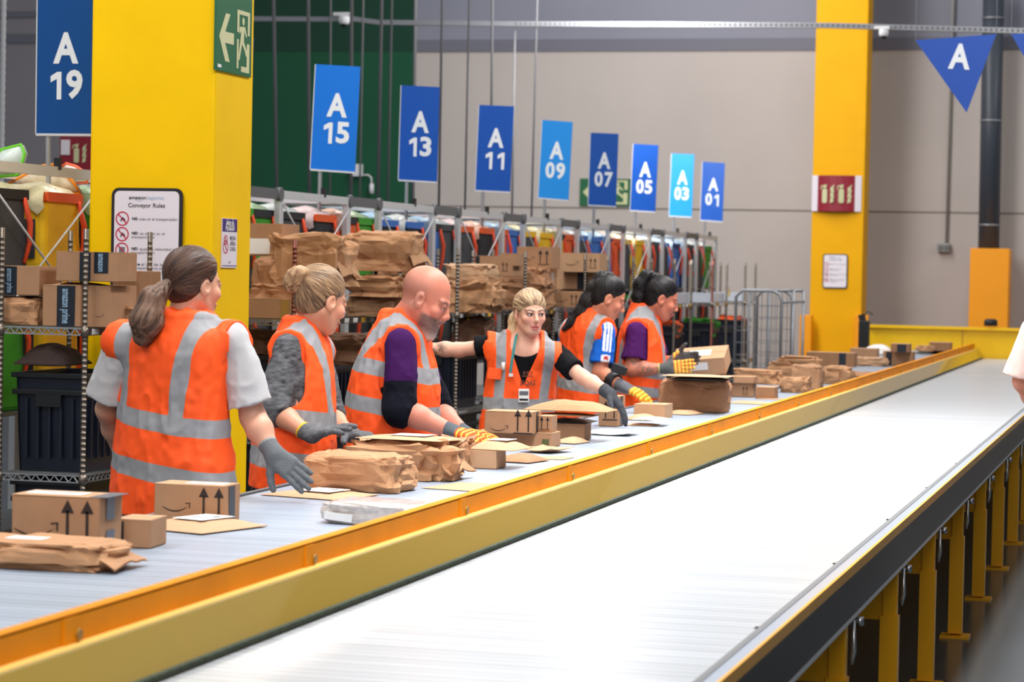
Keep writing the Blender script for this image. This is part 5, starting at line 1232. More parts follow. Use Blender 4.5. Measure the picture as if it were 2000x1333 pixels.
def person(label, o):
    """o: dict of pose in photo pixels and depths; see calls below"""
    global PORG
    Yc = o['Y']; T_ = Torso(o['rows'], Yc, math.radians(o['psi']), o.get('ratio', .64), t=o.get('t', .022))
    J = {k: np.array(at(v[0], v[1], Y=Yc+v[2])) for k, v in o['j'].items()}
    head = J['head']; hs = o.get('hs', 1.0); hy, hp_, hr = (math.radians(q) for q in o['face'])
    Rh = frame3((math.cos(hy)*math.cos(hp_), math.sin(hy)*math.cos(hp_), math.sin(hp_)), roll=hr)
    base = T_.at_axis(T_.z0); PORG = (float(base[0]), float(base[1]), 0.0)
    t = thing('person', label, 'person', PORG); t.location = PORG
    fem = o.get('fem', 1); skin = rgbl(o.get('skin', (226, 168, 140)))
    nb = J['neck']        # base of neck
    # ---- body
    S_ = SD(); S_.raw(T_.sdf, T_.c, T_.R, .03)
    Hp = head_prims(S_, head, Rh, hs, o.get('beard', 0), fem, o.get('jaw', 0), o.get('lid', 0))
    S_.cap(head+Rh@np.array([0, -.02, -.05])*hs, nb, (.050+.008*(1-fem))*hs, .056+.01*(1-fem), .03)
    for q in 'LR':
        sh, el, wr = J['sh'+q], J['el'+q], J['wr'+q]; k = o.get('arm', 1.0)
        S_.cap(nb-np.array([0, 0, .03]), sh-np.array([0, 0, .010]), .046, .038*k, .05)
        S_.cap(sh, el, .044*k, .040*k, .03); S_.cap(el, el+(wr-el)*.35, .041*k, .042*k, .02); S_.cap(el+(wr-el)*.35, wr, .042*k, .026*k, .02)
    hd = {}
    for q in 'LR':
        h_ = o['hand'+q]; tip = np.array(at(h_[0], h_[1], Y=Yc+h_[2])); f = nrm(tip-J['wr'+q]); hd[q] = (J['wr'+q], f, np.array(h_[3], float), np.array(h_[4], float), h_[5], h_[6] if len(h_) > 6 else 1.0)
        hand_prims(S_, hd[q][0], f, hd[q][2], hd[q][3], hd[q][4], .96*hd[q][5], -.001)
    hipz = T_.z0+.06; hc = T_.at_axis(hipz); side3 = np.array([T_.side[0], T_.side[1], 0]); fwd3 = np.array([T_.fwd[0], T_.fwd[1], 0])
    legs = {}
    for q, s in (('R', 1), ('L', -1)):
        hip = hc+side3*s*.085; kn = np.array([hc[0], hc[1], .48])+side3*s*.10+fwd3*.02; an = np.array([hc[0], hc[1], .09])+side3*s*.11-fwd3*.02
        legs[q] = (hip, kn, an); S_.chain([hip, kn, an], [.085, .055, .036], .03); S_.cap(an-[0, 0, .04], an+fwd3*.14-[0, 0, .055], .036, .028, .02)
    allp = np.array([head]+list(J.values())+[l for v in legs.values() for l in v]); lo = allp.min(0)-.2; hi = allp.max(0)+.17; lo[2] = 0
    lo = np.minimum(lo, [T_.X.min()-T_.A.max()-.05, T_.Y.min()-T_.A.max()-.05, 0]); hi = np.maximum(hi, [T_.X.max()+T_.A.max()+.05, T_.Y.max()+T_.A.max()+.05, 0])
    V, Q = snets(S_, lo, hi, o.get('h', .0039), zc=(.78, 3))
    col = np.tile(skin, (len(V), 1))*(1+.05*vn(V, 30)[:, None])
    L = (V-head)@Rh/hs                                   # head local coordinates
    nearh = np.linalg.norm(V-head, axis=1) < .16*hs
    def mixc(mask, c, a=1.0):
        w = np.clip(mask, 0, 1)[:, None]*a; col[:] = col*(1-w)+rgbl(c)*w
    lx, lyy, lz = L.T; fr = nearh & (lyy > .03)
    mixc(fr*np.clip(1.6-np.sqrt((lx/.024)**2+((lz+.0665)/.0135)**2)*1.15, 0, 1)*(lyy > .075), o.get('lips', (196, 92, 92)), .8)
    mixc(fr*np.clip(1.5-np.sqrt(((np.abs(lx)-.042)/.024)**2+((lz+.03)/.02)**2), 0, 1), (224, 130, 112), .28)
    brow = fr*np.clip(1.7-np.sqrt(((np.abs(lx)-.031)/.020)**2+((lz-.021+.18*np.abs(np.abs(lx)-.034))/.0048)**2), 0, 1)*(lyy > .055); mixc(brow, o.get('browc', (86, 58, 44)), .8)
    mixc(fr*np.clip(1.5-np.sqrt(((np.abs(lx)-.031)/.0185)**2+((lz-.0005)/.0105)**2), 0, 1)*(lyy > .06), o.get('eyec', (110, 64, 56)), o.get('eyea', .65))
    if o.get('beard'):
        bw = nearh*np.clip((lyy-.012)/.02, 0, 1)*np.clip((-.042-lz+.25*np.maximum(lyy-.05, 0)*0)/.012, 0, 1)*(1-np.clip(1.5-np.sqrt((lx/.02)**2+((lz+.068)/.008)**2), 0, 1))
        mixc(bw, (92, 80, 76), .85); mixc(bw*np.clip((-lz-.095)/.03, 0, 1), (205, 196, 188), .8); col += (bw*.03*vn(V, 180))[:, None]
        mixc(nearh*np.clip((.02-lyy)/.03, 0, 1)*np.clip((.085-lz)/.05, 0, 1)*(lz > -.05), (126, 100, 88), .4)
    for (px, py, dy, r, c) in o.get('tattoo', ()):
        tp = np.array(at(px, py, Y=Yc+dy)); d = np.linalg.norm(V-tp, axis=1); m_ = np.clip(1.3-d/r, 0, 1)*(vn(V, 75) > -.15); mixc(m_, c, .75)
    body = mesh_from('body', V, Q, SKINM, t, np.clip(col, 0, 1))
    # ---- eyes
    for q in (-1, 1):
        m = MB(); e = Vector(Hp(q*.031, .0768, -.002)); r = .0123*hs; f = Vector(Rh[:, 1]*.97+Rh[:, 0]*o.get('gaze', 0)).normalized(); ex = f.orthogonal().normalized(); ey = f.cross(ex); O = Vector(PORG)
        rings = [(math.sin(a)*r, math.cos(a)*r) for a in (0, .24, .55, .57, .9, 1.4, 1.57)]
        vs = [tuple(e-O+f*(dz)+(ex*math.cos(b)+ey*math.sin(b))*rr) for rr, dz in rings for b in [2*PI*k/12 for k in range(12)]]
        for i in range(len(rings)-1):
            mt = mat('eye_pupil', (14, 12, 12), .1) if i < 1 else mat('eye_iris_'+o.get('iris', 'brown'), {'brown': (70, 44, 30), 'grey': (70, 78, 92)}[o.get('iris', 'brown')], .15) if i < 3 else mat('eye_white', (206, 196, 190), .25)
            b0 = len(m.v); m.add(vs[i*12:(i+2)*12], [(k, (k+1) % 12, 12+(k+1) % 12, 12+k) for k in range(12)], mt, None, True)
        m.build('eye', body)
    # ---- hair
    for nm, build in o.get('hair', ()):
        H_, colf, (l_, h_) = build(head, Rh, hs, Hp); V, Q = snets(H_, l_, h_, .0027)
        c_, n_ = colf(V); mesh_from(nm, V, Q, HAIRM, body, np.clip(c_, 0, 1))
    # ---- shirt
    def upper(P, off): 
        d = T_.sdf(P)-off
        for q in 'LR':
            a, b = nb-np.array([0, 0, .035]), J['sh'+q]-np.array([0, 0, .014]); ba = b-a; tt = np.clip(((P-a)@ba)/(ba@ba), 0, 1); d = smin(d, np.linalg.norm(P-a-tt[:, None]*ba, axis=1)-(.046-.006*tt)-off, .05)
        return d
    zh = o.get('hem', .84)
    yw = {}
    for q in 'LR':
        sl = o['sleeve'+q] if 'sleeve'+q in o else o['sleeve']; el, wr, sh = J['el'+q], J['wr'+q], J['sh'+q]
        yw[q] = sl
    def shirt(P, approx=False):
        d = upper(P, .007)
        for q in 'LR':
            endt, r0, r1 = yw[q][:3]; sh, el, wr = J['sh'+q], J['el'+q], J['wr'+q]
            if endt <= 1: segs = [(sh, sh+(el-sh)*endt, r0, r1)]
            else: segs = [(sh, el, r0, yw[q][3]), (el, el+(wr-el)*(endt-1), yw[q][3], r1)]
            for a, b, ra, rb in segs:
                ba = b-a; Lq = ba@ba; tt = ((P-a)@ba)/Lq; tc = np.clip(tt, 0, 1); dd = np.linalg.norm(P-a-tc[:, None]*ba, axis=1)-(ra+(rb-ra)*tc)
                if b is segs[-1][1]: dd = np.maximum(dd, (tt-1)*math.sqrt(Lq)-.006)
                d = smin(d, dd, .02)
        d = d+(.006*vn(P*np.array([1, 1, .6]), 18)+.005*(np.abs(vn(P*np.array([1, 1, .8])+3, 30))-.3))*o.get('wr', 1)
        nk = np.linalg.norm(P-(nb+np.array([0, 0, .05])+np.array([T_.fwd[0], T_.fwd[1], 0])*o.get('nkf', .02)), axis=1)-o.get('nk', .075)
        if o.get('collar'):
            ca = nrm(np.array([T_.fwd[0]*.35, T_.fwd[1]*.35, 1.])); pn = P-nb-np.array([0, 0, -.01]); tt = pn@ca
            cd_ = np.maximum(np.linalg.norm(pn-tt[:, None]*ca, axis=1)-.072, np.maximum(tt-.055, -tt-.05)); d = smin(d, cd_, .012)
        else: d = np.maximum(d, -nk)
        return np.maximum(d, (zh-.03)-P[:, 2])
    def bb(extra=.1, zlo=.7):
        pts = np.array([J['shL'], J['shR'], J['elL'], J['elR'], nb, (J['elL']+J['wrL'])/2, (J['elR']+J['wrR'])/2]); l_ = pts.min(0)-extra-.03; h_ = pts.max(0)+extra; l_ = np.minimum(l_, [T_.X.min()-T_.A.max()-.06, T_.Y.min()-T_.A.max()-.06, 0]); h_ = np.maximum(h_, [T_.X.max()+T_.A.max()+.06, T_.Y.max()+T_.A.max()+.06, 0]); l_[2] = zlo; h_[2] = max(nb[2]+.12, h_[2]); return l_, h_
    l_, h_ = bb(.12, zh-.1); V, Q = snets(shirt, l_, h_, .0045)
    sc_ = o['shirt']; c_ = np.tile(rgbl(sc_[0]), (len(V), 1)); kind = sc_[1] if len(sc_) > 1 else ''
    dirR = {q: (J['el'+q]-J['sh'+q]) for q in 'LR'}
    if kind == 'melange':
        n_ = vn(V*np.array([.5, .5, 1.6]), 90)*.6+vn(V*np.array([.6, .6, 2]), 190)*.4; c_ = c_*(1+1.0*n_[:, None])
    if kind == 'cuff':     # short coloured sleeve over a long black one
        for q in 'LR':
            ba = dirR[q]; tt = ((V-J['sh'+q])@ba)/(ba@ba); dist = np.linalg.norm(V-J['sh'+q]-np.clip(tt, 0, 1)[:, None]*ba, axis=1); c_[(tt > sc_[2]) & (dist < .13) | (np.linalg.norm(V-(J['el'+q]+J['wr'+q])/2, axis=1) < .12)] = rgbl(sc_[3])
    if kind == 'stripes':
        q = 'R'; ba = dirR[q]; L_ = np.linalg.norm(ba); u = ba/L_; P_ = V-J['sh'+q]; tt = P_@u; rad = P_-tt[:, None]*u
        outw = nrm(np.array(sc_[2])); tang = np.cross(u, outw); w = rad@tang; on = (rad@outw > .0) & (tt > -.045) & (tt < L_*.52)
        for k in (-1, 0, 1): c_[on & (np.abs(w-k*.019) < .0062)] = rgbl((235, 238, 245))
        bd = (rad@outw > 0) & (np.abs(w-.0) < .026) & (tt > L_*.60) & (tt < L_*.82); c_[bd] = rgbl((225, 225, 232)); bd2 = bd & (np.abs(w) < .012) & (tt > L_*.63) & (tt < L_*.72); c_[bd2] = rgbl((190, 50, 50))
    mesh_from('shirt', V, Q, CLOTHM, t, np.clip(c_, 0, 1))
    # ---- vest
    if o.get('vest', True):
        vb = o['vest']; off = .022
        fw = np.array([T_.fwd[0], T_.fwd[1], 0]); sd_ = np.array([T_.side[0], T_.side[1], 0])
        arms = []
        for q, s in (('R', 1), ('L', -1)):
            sh = J['sh'+q]; a = sh+s*sd_*.055+np.array([0, 0, -.02]); arms.append((sh+s*sd_*vb.get('cut', .058)+np.array([0, 0, -.0]), sh+s*sd_*.22, sh+s*sd_*vb.get('cut', .058)-np.array([0, 0, vb.get('drop', .13)]), s))
        def vest(P, approx=False):
            fold = .011*vn(P*np.array([1, 1, .30]), 13)+.0055*(np.abs(vn(P*np.array([1, 1, .4])+5, 24))-.3)*2+.0025*vn(P+3, 40)
            d = upper(P, off)+fold*vb.get('fold', 1)
            for q in 'LR': d = smin(d, np.linalg.norm(P-J['sh'+q], axis=1)-(yw[q][1]+.012)+fold*.5, .03)
            u, v, A, dz = T_.loc(P)
            zz = P[:, 2]
            for a, b, c, s in arms:
                # armhole: slanted capsule region around the shoulder seen from the side
                e = (P-a)@(sd_*s); ff = (P-a)@fw; h_ = P[:, 2]-a[2]
                yy = np.clip(h_, -vb.get('drop', .13), .07); rr = np.sqrt(ff**2+(h_-yy)**2)-vb.get('ahr', .062)
                cut = np.maximum(rr, -e-vb.get('in', .0))
                d = np.maximum(d, -cut)
            for q in 'LR': pass
            nd = nrm(fw*.55+np.array([0, 0, 1.0])*.83)
            a = nb+np.array([0, 0, -.01]); pv = P-a; tt = np.maximum(pv@nd, -.02); nk = np.linalg.norm(pv-tt[:, None]*nd, axis=1)-vb.get('neck', .068)
            d = np.maximum(d, -nk)
            if vb.get('vneck'):
                depth = vb['vneck']; h2 = (a[2]-zz); wv = np.clip((depth-h2)/depth, 0, 1)*.075; dv = np.maximum(np.abs(u-vb.get('vx', 0))-wv, -(v)); d = np.maximum(d, -np.maximum(dv, h2-depth))
            hem = zh+vb.get('hemslope', 0)*u
            return np.maximum(d, hem-zz)
        l_, h_ = bb(.1, zh-.1); V, Q = snets(vest, l_, h_, .0042)
        u, v, A, dz = T_.loc(V); zz = V[:, 2]; st = np.full(len(V), -1.0); wvv = .003*vn(V, 12)
        wgt = vb.get('slope', 0)
        for zb_, hw in vb['bands']: st = np.maximum(st, hw-np.abs(zz+wvv-zb_-wgt*u-vb.get('slf', 0)*v))
        zlow = vb['bands'][0][0] if vb['bands'] else zh
        sx = vb.get('strap', .105); spread_ = vb.get('spread', .0)
        s0 = sx+spread_*(zz-zlow); m_ = vb.get('strapw', .024)-np.abs(np.abs(u)-s0); st = np.maximum(st, np.minimum(m_, zz-zlow-wgt*u-vb.get('slf', 0)*v))
        mesh_from('vest', V, Q, VESTM, t, None, st)
    # ---- gloves
    for q in 'LR':
        if q not in o.get('gloves', 'LR'): continue
        W_, f, n, sdv, cu, hsz = hd[q]; G_ = SD(); hand_prims(G_, W_, f, n, sdv, cu, .96*hsz, .0022); fa = nrm(J['wr'+q]-J['el'+q]); G_.cap(W_-fa*.045, W_+f*.01, .033, .031, .012)
        V, Q = snets(lambda P, ap=False: np.maximum(G_(P, ap), -((P-(W_-fa*.045))@fa)), np.minimum(W_, W_+f*.2)-.12, np.maximum(W_, W_+f*.2)+.12, .0026)
        gc = o.get('glove', (96, 100, 106)); c_ = np.tile(rgbl(gc), (len(V), 1)); along = (V-W_)@f
        if o.get('glovemel'): c_ *= (1+.5*vn(V*np.array([1, 1, 2]), 150))[:, None]
        if 'palm' in o: pm = ((V-W_)@nrm(n)) > (.004 if q in o.get('palmside', 'LR') else 9); c_[pm & (along > .03)] = rgbl(o['palm'])
        if 'fing' in o and q in o['fing'][0]:
            nn_ = vn(V, 60); fm = along > o['fing'][2]; c_[fm] = rgbl(o['fing'][1]); c_[fm & (np.abs(((along-o['fing'][2])*45) % 1-.5) < .17)] = rgbl((240, 210, 80))
        if 'rim' in o: c_[((V-(W_-fa*.045))@fa) < .009] = rgbl(o['rim'])
        mesh_from('glove', V, Q, GLOVEM, t, np.clip(c_, 0, 1))
    # ---- trousers and shoes
    TR = SD(); TR.raw(lambda P: T_.sdf(P)-.006, T_.c, T_.R, .02)
    for q in 'LR': hip, kn, an = legs[q]; TR.chain([hip, kn, an], [.098, .070, .060], .03)
    hc2 = T_.at_axis(T_.z0); l_ = np.array([hc2[0]-.32, hc2[1]-.32, .08]); h_ = np.array([hc2[0]+.32, hc2[1]+.32, zh+.02])
    V, Q = snets(lambda P, ap=False: np.maximum(np.maximum(TR(P, ap), P[:, 2]-zh-.0), .10-P[:, 2]), l_, h_, .012); mesh_from('trousers', V, Q, CLOTHM, t, np.tile(rgbl(o.get('trouser', (34, 38, 54))), (len(V), 1)))
    for q in 'LR':
        an = legs[q][2]; SH = SD(); SH.cap(an-[0, 0, .03]-fwd3*.02, an+fwd3*.15-[0, 0, .045], .048, .042, .02)
        V, Q = snets(lambda P, ap=False: np.maximum(SH(P, ap), .001-P[:, 2]), an-.3, an+.3, .01); mesh_from('shoe', V, Q, CLOTHM, t, np.tile(rgbl((40, 40, 44)), (len(V), 1)))
    return t, T_, J, body, Hp, Rh
def cap_hair(thick=.009, front=.0158, n=(.787, -.618), low=-.062, colA=(60, 44, 36), colB=(110, 84, 66), root=(0, -.1, .03), ear=True, amp=.0022, sides=0):
    def f(head, R, s, Hp):
        rt = Hp(*root); a, b = rgbl(colA), rgbl(colB)
        H = SD(); H.ell(Hp(0, -.016, .036), np.array([.074+thick, .093+thick, .083+thick])*s, R, .02); H.ell(Hp(0, -.035, -.025), np.array([.062, .062, .06])*s, R, .03)
        def g(P, ap=False):
            d = H(P, ap); L = (P-head)@R/s
            hl = (L[:, 1]*n[0]+L[:, 2]*n[1]-front-.006*np.abs(L[:, 0])/.07)*s*.9
            d = d+thick*s*.85*np.clip(1+hl/(.030*s), 0, 1)
            _, st = hairstreak(P, rt, a, b, cen=Hp(0, -.01, .02))
            d = d-amp*st
            d = np.maximum(d, hl); d = np.maximum(d, (low-L[:, 2])*s+ (L[:, 1]+.04)*.35)
            if ear: e = np.sqrt(((np.abs(L[:, 0])-.08)/.03)**2+((L[:, 1]+.002)/.024)**2+((L[:, 2]+.012)/.034)**2)-1; d = np.maximum(d, -e*.02)
            return d
        return g, (lambda V: hairstreak(V, rt, a, b, cen=Hp(0, -.01, .02))), (head-.15*s, head+.15*s)
    return f
def tail_hair(pts, rs, colA, colB, flat=None, k=.02):
    """pts in head local coordinates or world when 4-tuples"""
    def f(head, R, s, Hp):
        W_ = [Hp(*p) if len(p) == 3 else np.array(p[:3]) for p in pts]; H = SD(); H.chain(W_, [r*s for r in rs], k); ax_ = W_[-1]-W_[0]; a, b = rgbl(colA), rgbl(colB)
        def g(P, ap=False): _, st = tube_streak(P, ax_, a, b); return H(P, ap)-.004*st
        A_ = np.array(W_); return g, (lambda V: tube_streak(V, ax_, a, b)), (A_.min(0)-max(rs)*s-.02, A_.max(0)+max(rs)*s+.02)
    return f
def bun_hair(c, r, colA, colB, twist=1):
    def f(head, R, s, Hp):
        c0 = Hp(*c); a, b = rgbl(colA), rgbl(colB); H = SD(); N = 14; pts = []
        for k in range(N): an = 2*PI*k/(N-1)*1.15; pts.append(c0+R@np.array([.35*r*math.sin(an*1.0)*s, r*.62*math.cos(an)*s, r*.62*math.sin(an)*s]))
        H.chain(pts, [r*.46*s]*N, .006); H.ell(c0, np.array([r*.5]*3)*s, R, .01)
        def g(P, ap=False): _, st = tube_streak(P, R@np.array([0, .3, 1]), a, b); return H(P, ap)-.0025*st
        return g, (lambda V: tube_streak(V, R@np.array([0, .3, 1]), a, b)), (c0-r*2*s, c0+r*2*s)
    return f
XT = -3.15
def YC(px, py, X=XT): return at(px, py, X=X).y
# woman with brown ponytail, back to the camera ------------------------------------------------
Y_ = YC(345, 860)
person('woman with brown ponytail seen from behind, orange vest over a white T-shirt', dict(
 Y=Y_, psi=68, ratio=.60, t=.022, hem=.80,
 rows=[(622, 300, 410), (650, 262, 445), (680, 250, 446), (740, 243, 440), (800, 238, 440), (850, 232, 447), (900, 228, 455), (960, 222, 462), (1010, 222, 464)],
 j=dict(head=(378, 555, .02), neck=(358, 632, .0), shL=(240, 664, 0), shR=(455, 664, 0), elL=(212, 800, .06), wrL=(246, 905, .28), elR=(494, 815, .02), wrR=(532, 886, -.03)),
 face=(60, -6, 0), hs=.98, skin=(206, 152, 126), sleeve=(.78, .056, .082), sleeveR=(.82, .056, .078), shirt=((188, 186, 188),), trouser=(40, 44, 60),
 handL=(270, 930, .38, (0, 0, -1), (1, 0, 0), (.4, .4, .4, .4)), handR=(592, 936, -.05, (-.25, 1, -.25), (-.6, 0, -1), (.10, .08, .1, .14), .95),
 glove=(104, 108, 112), rim=(150, 150, 150), palm=(224, 180, 50),
 vest=dict(bands=[(1.115, .030), (.950, .030)], slope=-.13, strap=.118, spread=.05, drop=.12, cut=.022, ahr=.06, neck=.060, strapw=.026),
 hair=[('hair', cap_hair(.010, .014, low=-.075, colA=(34, 22, 20), colB=(96, 68, 54), root=(0, -.115, -.02), amp=.002)),
       ('ponytail', tail_hair([(0, -.105, -.015), (-.01, -.155, -.07), (-.015, -.165, -.14), (-.03, -.16, -.19)], [.022, .042, .055, .038], (56, 38, 32), (134, 104, 86)))]))
# bun woman in grey fleece ---------------------------------------------------------------------
Y_ = YC(585, 780)
person('woman with a blonde-brown hair bun, orange vest over a grey mottled fleece', dict(
 Y=Y_, psi=18, ratio=.66, t=.022, hem=.80, wr=1.15, lid=1,
 rows=[(628, 560, 612), (650, 545, 628), (690, 530, 642), (740, 525, 650), (790, 516, 652), (840, 505, 654), (890, 495, 652), (940, 488, 645), (975, 486, 640)],
 j=dict(head=(627, 586, .0), neck=(592, 650, .02), shR=(560, 680, -.14), shL=(615, 684, .17), elR=(536, 800, -.20), wrR=(606, 852, -.26), elL=(640, 810, .22), wrL=(684, 850, .02)),
 face=(54, -16, 0), hs=1.04, skin=(208, 148, 120), sleeve=(1.22, .056, .054, .066), shirt=((92, 94, 98), 'melange'), collar=True, trouser=(30, 32, 40), arm=.92,
 handR=(668, 834, -.28, (.1, .2, -1), (.2, 1, .1), (.12, .10, .12, .18)), handL=(725, 852, -.05, (0, 0, -1), (.2, -1, .1), (.25, .25, .25, .3)),
 glove=(92, 94, 98), glovemel=True, rim=(235, 180, 30),
 vest=dict(bands=[(1.06, .036), (.905, .034)], slope=0, slf=-.10, strap=.11, spread=.02, drop=.15, cut=.02, ahr=.07, neck=.084),
 hair=[('hair', cap_hair(.008, .016, low=-.06, colA=(70, 52, 40), colB=(172, 138, 104), root=(0, -.10, .06), amp=.003)),
       ('hair_bun', bun_hair((-.0, -.122, .040), .046, (120, 86, 60), (206, 172, 132)))]))
# bald man ---------------------------------------------------------------------------------------
Y_ = YC(768, 780, -3.12)
t3, T3, J3, B3, Hp3, R3 = person('bald man with a grey beard bending over the belt, purple T-shirt over black sleeves', dict(
 Y=Y_, psi=8, ratio=.92, t=.020, hem=.85, fem=0, arm=1.15, lid=1,
 rows=[(612, 745, 800), (640, 728, 825), (680, 708, 842), (720, 694, 852), (760, 686, 856), (800, 680, 856), (850, 674, 853), (890, 672, 850)],
 j=dict(head=(832, 582, .0), neck=(788, 630, .02), shR=(782, 672, -.17), shL=(808, 672, .20), elR=(782, 800, -.22), wrR=(880, 842, -.20), elL=(850, 800, .25), wrL=(905, 846, .12)),
 face=(6, -26, 0), hs=1.10, skin=(204, 128, 106), sleeve=(1.14, .064, .062, .074), shirt=((58, 18, 76), 'cuff', .60, (12, 14, 26)), beard=1, browc=(110, 80, 70), lips=(150, 84, 80),
 handR=(938, 858, -.22, (0, .1, -1), (.2, 1, .1), (.10, .12, .14, .2), 1.08), handL=(945, 850, .10, (0, 0, -1), (.2, -1, 0), (.2, .2, .2, .2), 1.05),
 glove=(84, 92, 98), fing=('LR', (232, 88, 34), .035), rim=(84, 92, 98),
 vest=dict(bands=[(1.205, .032), (1.05, .032)], slope=0, slf=-.16, strap=.10, spread=.03, drop=.16, cut=.0, ahr=.085, neck=.072, strapw=.026)))
# blonde woman facing the camera -------------------------------------------------------------------
Y_ = YC(1015, 740)
t4, T4, J4, B4, Hp4, R4 = person('blonde woman facing the camera with arms spread, orange vest over a black top', dict(
 Y=Y_, psi=-70, ratio=.62, t=.020, hem=.80, h=.0027, jaw=.003,
 rows=[(655, 992, 1060), (672, 962, 1082), (700, 956, 1088), (740, 952, 1086), (780, 946, 1082), (820, 940, 1080), (850, 936, 1080)],
 gaze=-.3, j=dict(head=(1035, 611, -.06), neck=(1022, 672, -.02), shR=(958, 676, .02), shL=(1088, 694, -.04), elR=(896, 684, .02), wrR=(822, 680, .0), elL=(1138, 738, -.12), wrL=(1190, 768, -.22)),
 face=(-54, -5, 0), hs=.955, skin=(226, 170, 146), eyec=(50, 28, 28), eyea=.85, sleeve=(.42, .056, .054), sleeveL=(.66, .056, .058), shirt=((14, 14, 18),), nk=.112, nkf=.07, arm=.88, iris='brown', lips=(184, 70, 80), browc=(70, 44, 36),
 handR=(790, 676, .0, (0, 0, -1), (0, 1, 0), (.3, .3, .3, .3)), handL=(1216, 800, -.22, (-.8, 0, -.5), (0, -1, .1), (.25, .25, .25, .3)),
 glove=(62, 64, 70), gloves='LR', tattoo=((848, 682, 0, .05, (90, 80, 76)), (862, 680, -.02, .03, (110, 92, 84))),
 vest=dict(bands=[(.955, .032)], slope=0.02, strap=.112, spread=.02, drop=.12, cut=.018, ahr=.06, neck=.055, vneck=.20, vx=.0),
 hair=[('hair', cap_hair(.010, .026, n=(.66, -.75), low=-.07, colA=(112, 80, 60), colB=(216, 184, 146), root=(0, -.11, .03))),
       ('ponytail', tail_hair([(.0, -.10, .02), (.03, -.12, -.05), (.05, -.10, -.13), (.06, -.07, -.18)], [.03, .036, .032, .02], (180, 142, 100), (236, 212, 172)))]))
# woman with half-up black ponytail --------------------------------------------------------------
Y_ = YC(1140, 720)
person('woman with long black half-up ponytail, orange vest over blue shirt with white stripes', dict(
 Y=Y_, psi=55, ratio=.62, t=.020, hem=.80,
 rows=[(606, 1128, 1168), (628, 1112, 1192), (660, 1100, 1182), (700, 1097, 1172), (750, 1093, 1180), (800, 1090, 1186), (830, 1090, 1186)],
 j=dict(head=(1187, 582, .0), neck=(1158, 624, .0), shR=(1182, 646, -.06), shL=(1112, 650, .02), elR=(1172, 728, -.10), wrR=(1218, 756, -.20), elL=(1100, 730, .10), wrL=(1150, 760, .30)),
 face=(22, -24, 0), hs=1.04, skin=(200, 128, 100), lid=1, sleeve=(.74, .056, .066), shirt=((26, 96, 196), 'stripes', (.55, -.83, .1)), browc=(40, 28, 26), lips=(190, 96, 96),
 handR=(1258, 774, -.22, (0, .2, -1), (.2, 1, .1), (.2, .2, .2, .25)), handL=(1180, 775, .36, (0, 0, -1), (1, 0, 0), (.3, .3, .3, .3)),
 glove=(96, 98, 106), fing=('R', (232, 140, 30), .05),
 vest=dict(bands=[(1.0, .03)], slope=-.1, strap=.118, spread=.0, drop=.12, cut=.022, ahr=.06, neck=.058),
 hair=[('hair', cap_hair(.006, .016, low=-.065, colA=(6, 5, 7), colB=(34, 30, 32), root=(0, -.06, .11))),
       ('ponytail', tail_hair([(0, -.04, .104), (0, -.08, .08), (0, -.092, .02), (-.01, -.088, -.06), (-.02, -.092, -.13), (-.03, -.115, -.20), (-.03, -.14, -.25)], [.030, .034, .034, .042, .040, .026, .012], (8, 7, 9), (44, 36, 36)))]))
t5 = [o for o in bpy.data.objects if o.name.startswith('person')][-1]
a = at(1196, 743, Y=Y_-.15); b = at(1172, 728, Y=Y_-.10); c = at(1218, 756, Y=Y_-.2); d = (c-b).normalized()
m = MB(); m.tube([a-d*.035, a+d*.035], .047, BLACK, 14); o_ = m.build('wristband', t5, world=True)
m = MB(); q = at(1209, 722, Y=Y_-.2); m.box((0, 0, 0), (.085, .03, .05), BLACK, T(q, (0, .35, .3))); o_ = m.build('wrist_device', t5, world=True, bevel=.006)
# tattooed woman -----------------------------------------------------------------------------------
Y_ = YC(1252, 720, -3.10)
t6, T6, J6, B6, Hp6, R6 = person('woman with tattooed forearm and short black ponytail, orange vest over purple T-shirt', dict(
 Y=Y_, psi=16, ratio=.72, t=.020, hem=.80,
 rows=[(598, 1236, 1268), (620, 1222, 1280), (655, 1210, 1293), (700, 1206, 1298), (740, 1204, 1298), (780, 1206, 1292), (810, 1208, 1290)],
 j=dict(head=(1291, 583, .0), neck=(1262, 618, .0), shR=(1242, 648, -.15), shL=(1268, 650, .15), elR=(1234, 722, -.20), wrR=(1300, 720, -.16), elL=(1290, 715, .2), wrL=(1322, 702, .12)),
 face=(20, -20, 0), hs=1.10, skin=(198, 118, 92), lid=1, sleeve=(.70, .061, .070), shirt=((74, 24, 88),), browc=(50, 32, 28), lips=(180, 80, 80), arm=1.05,
 handR=(1340, 716, -.14, (.1, .9, -.1), (0, .3, 1), (.15, .15, .15, .2)), handL=(1350, 700, .10, (.1, -.9, -.1), (0, -.3, 1), (.3, .3, .3, .3)),
 glove=(88, 90, 90), fing=('R', (214, 130, 60), .05), rim=(200, 190, 110), tattoo=((1237, 705, -.25, .05, (96, 74, 66)), (1262, 722, -.22, .05, (110, 88, 78)), (1285, 722, -.2, .04, (112, 90, 80))),
 vest=dict(bands=[(1.03, .03), (.915, .03)], slope=0, slf=-.12, strap=.105, spread=.0, drop=.15, cut=.0, ahr=.07, neck=.064),
 hair=[('hair', cap_hair(.007, .015, low=-.07, colA=(6, 5, 7), colB=(34, 30, 32), root=(0, -.09, .08))),
       ('ponytail', tail_hair([(0, -.06, .10), (0, -.12, .085), (0, -.135, .03), (0, -.12, -.04), (0, -.10, -.09)], [.024, .034, .036, .034, .018], (6, 5, 7), (34, 30, 32)))]))
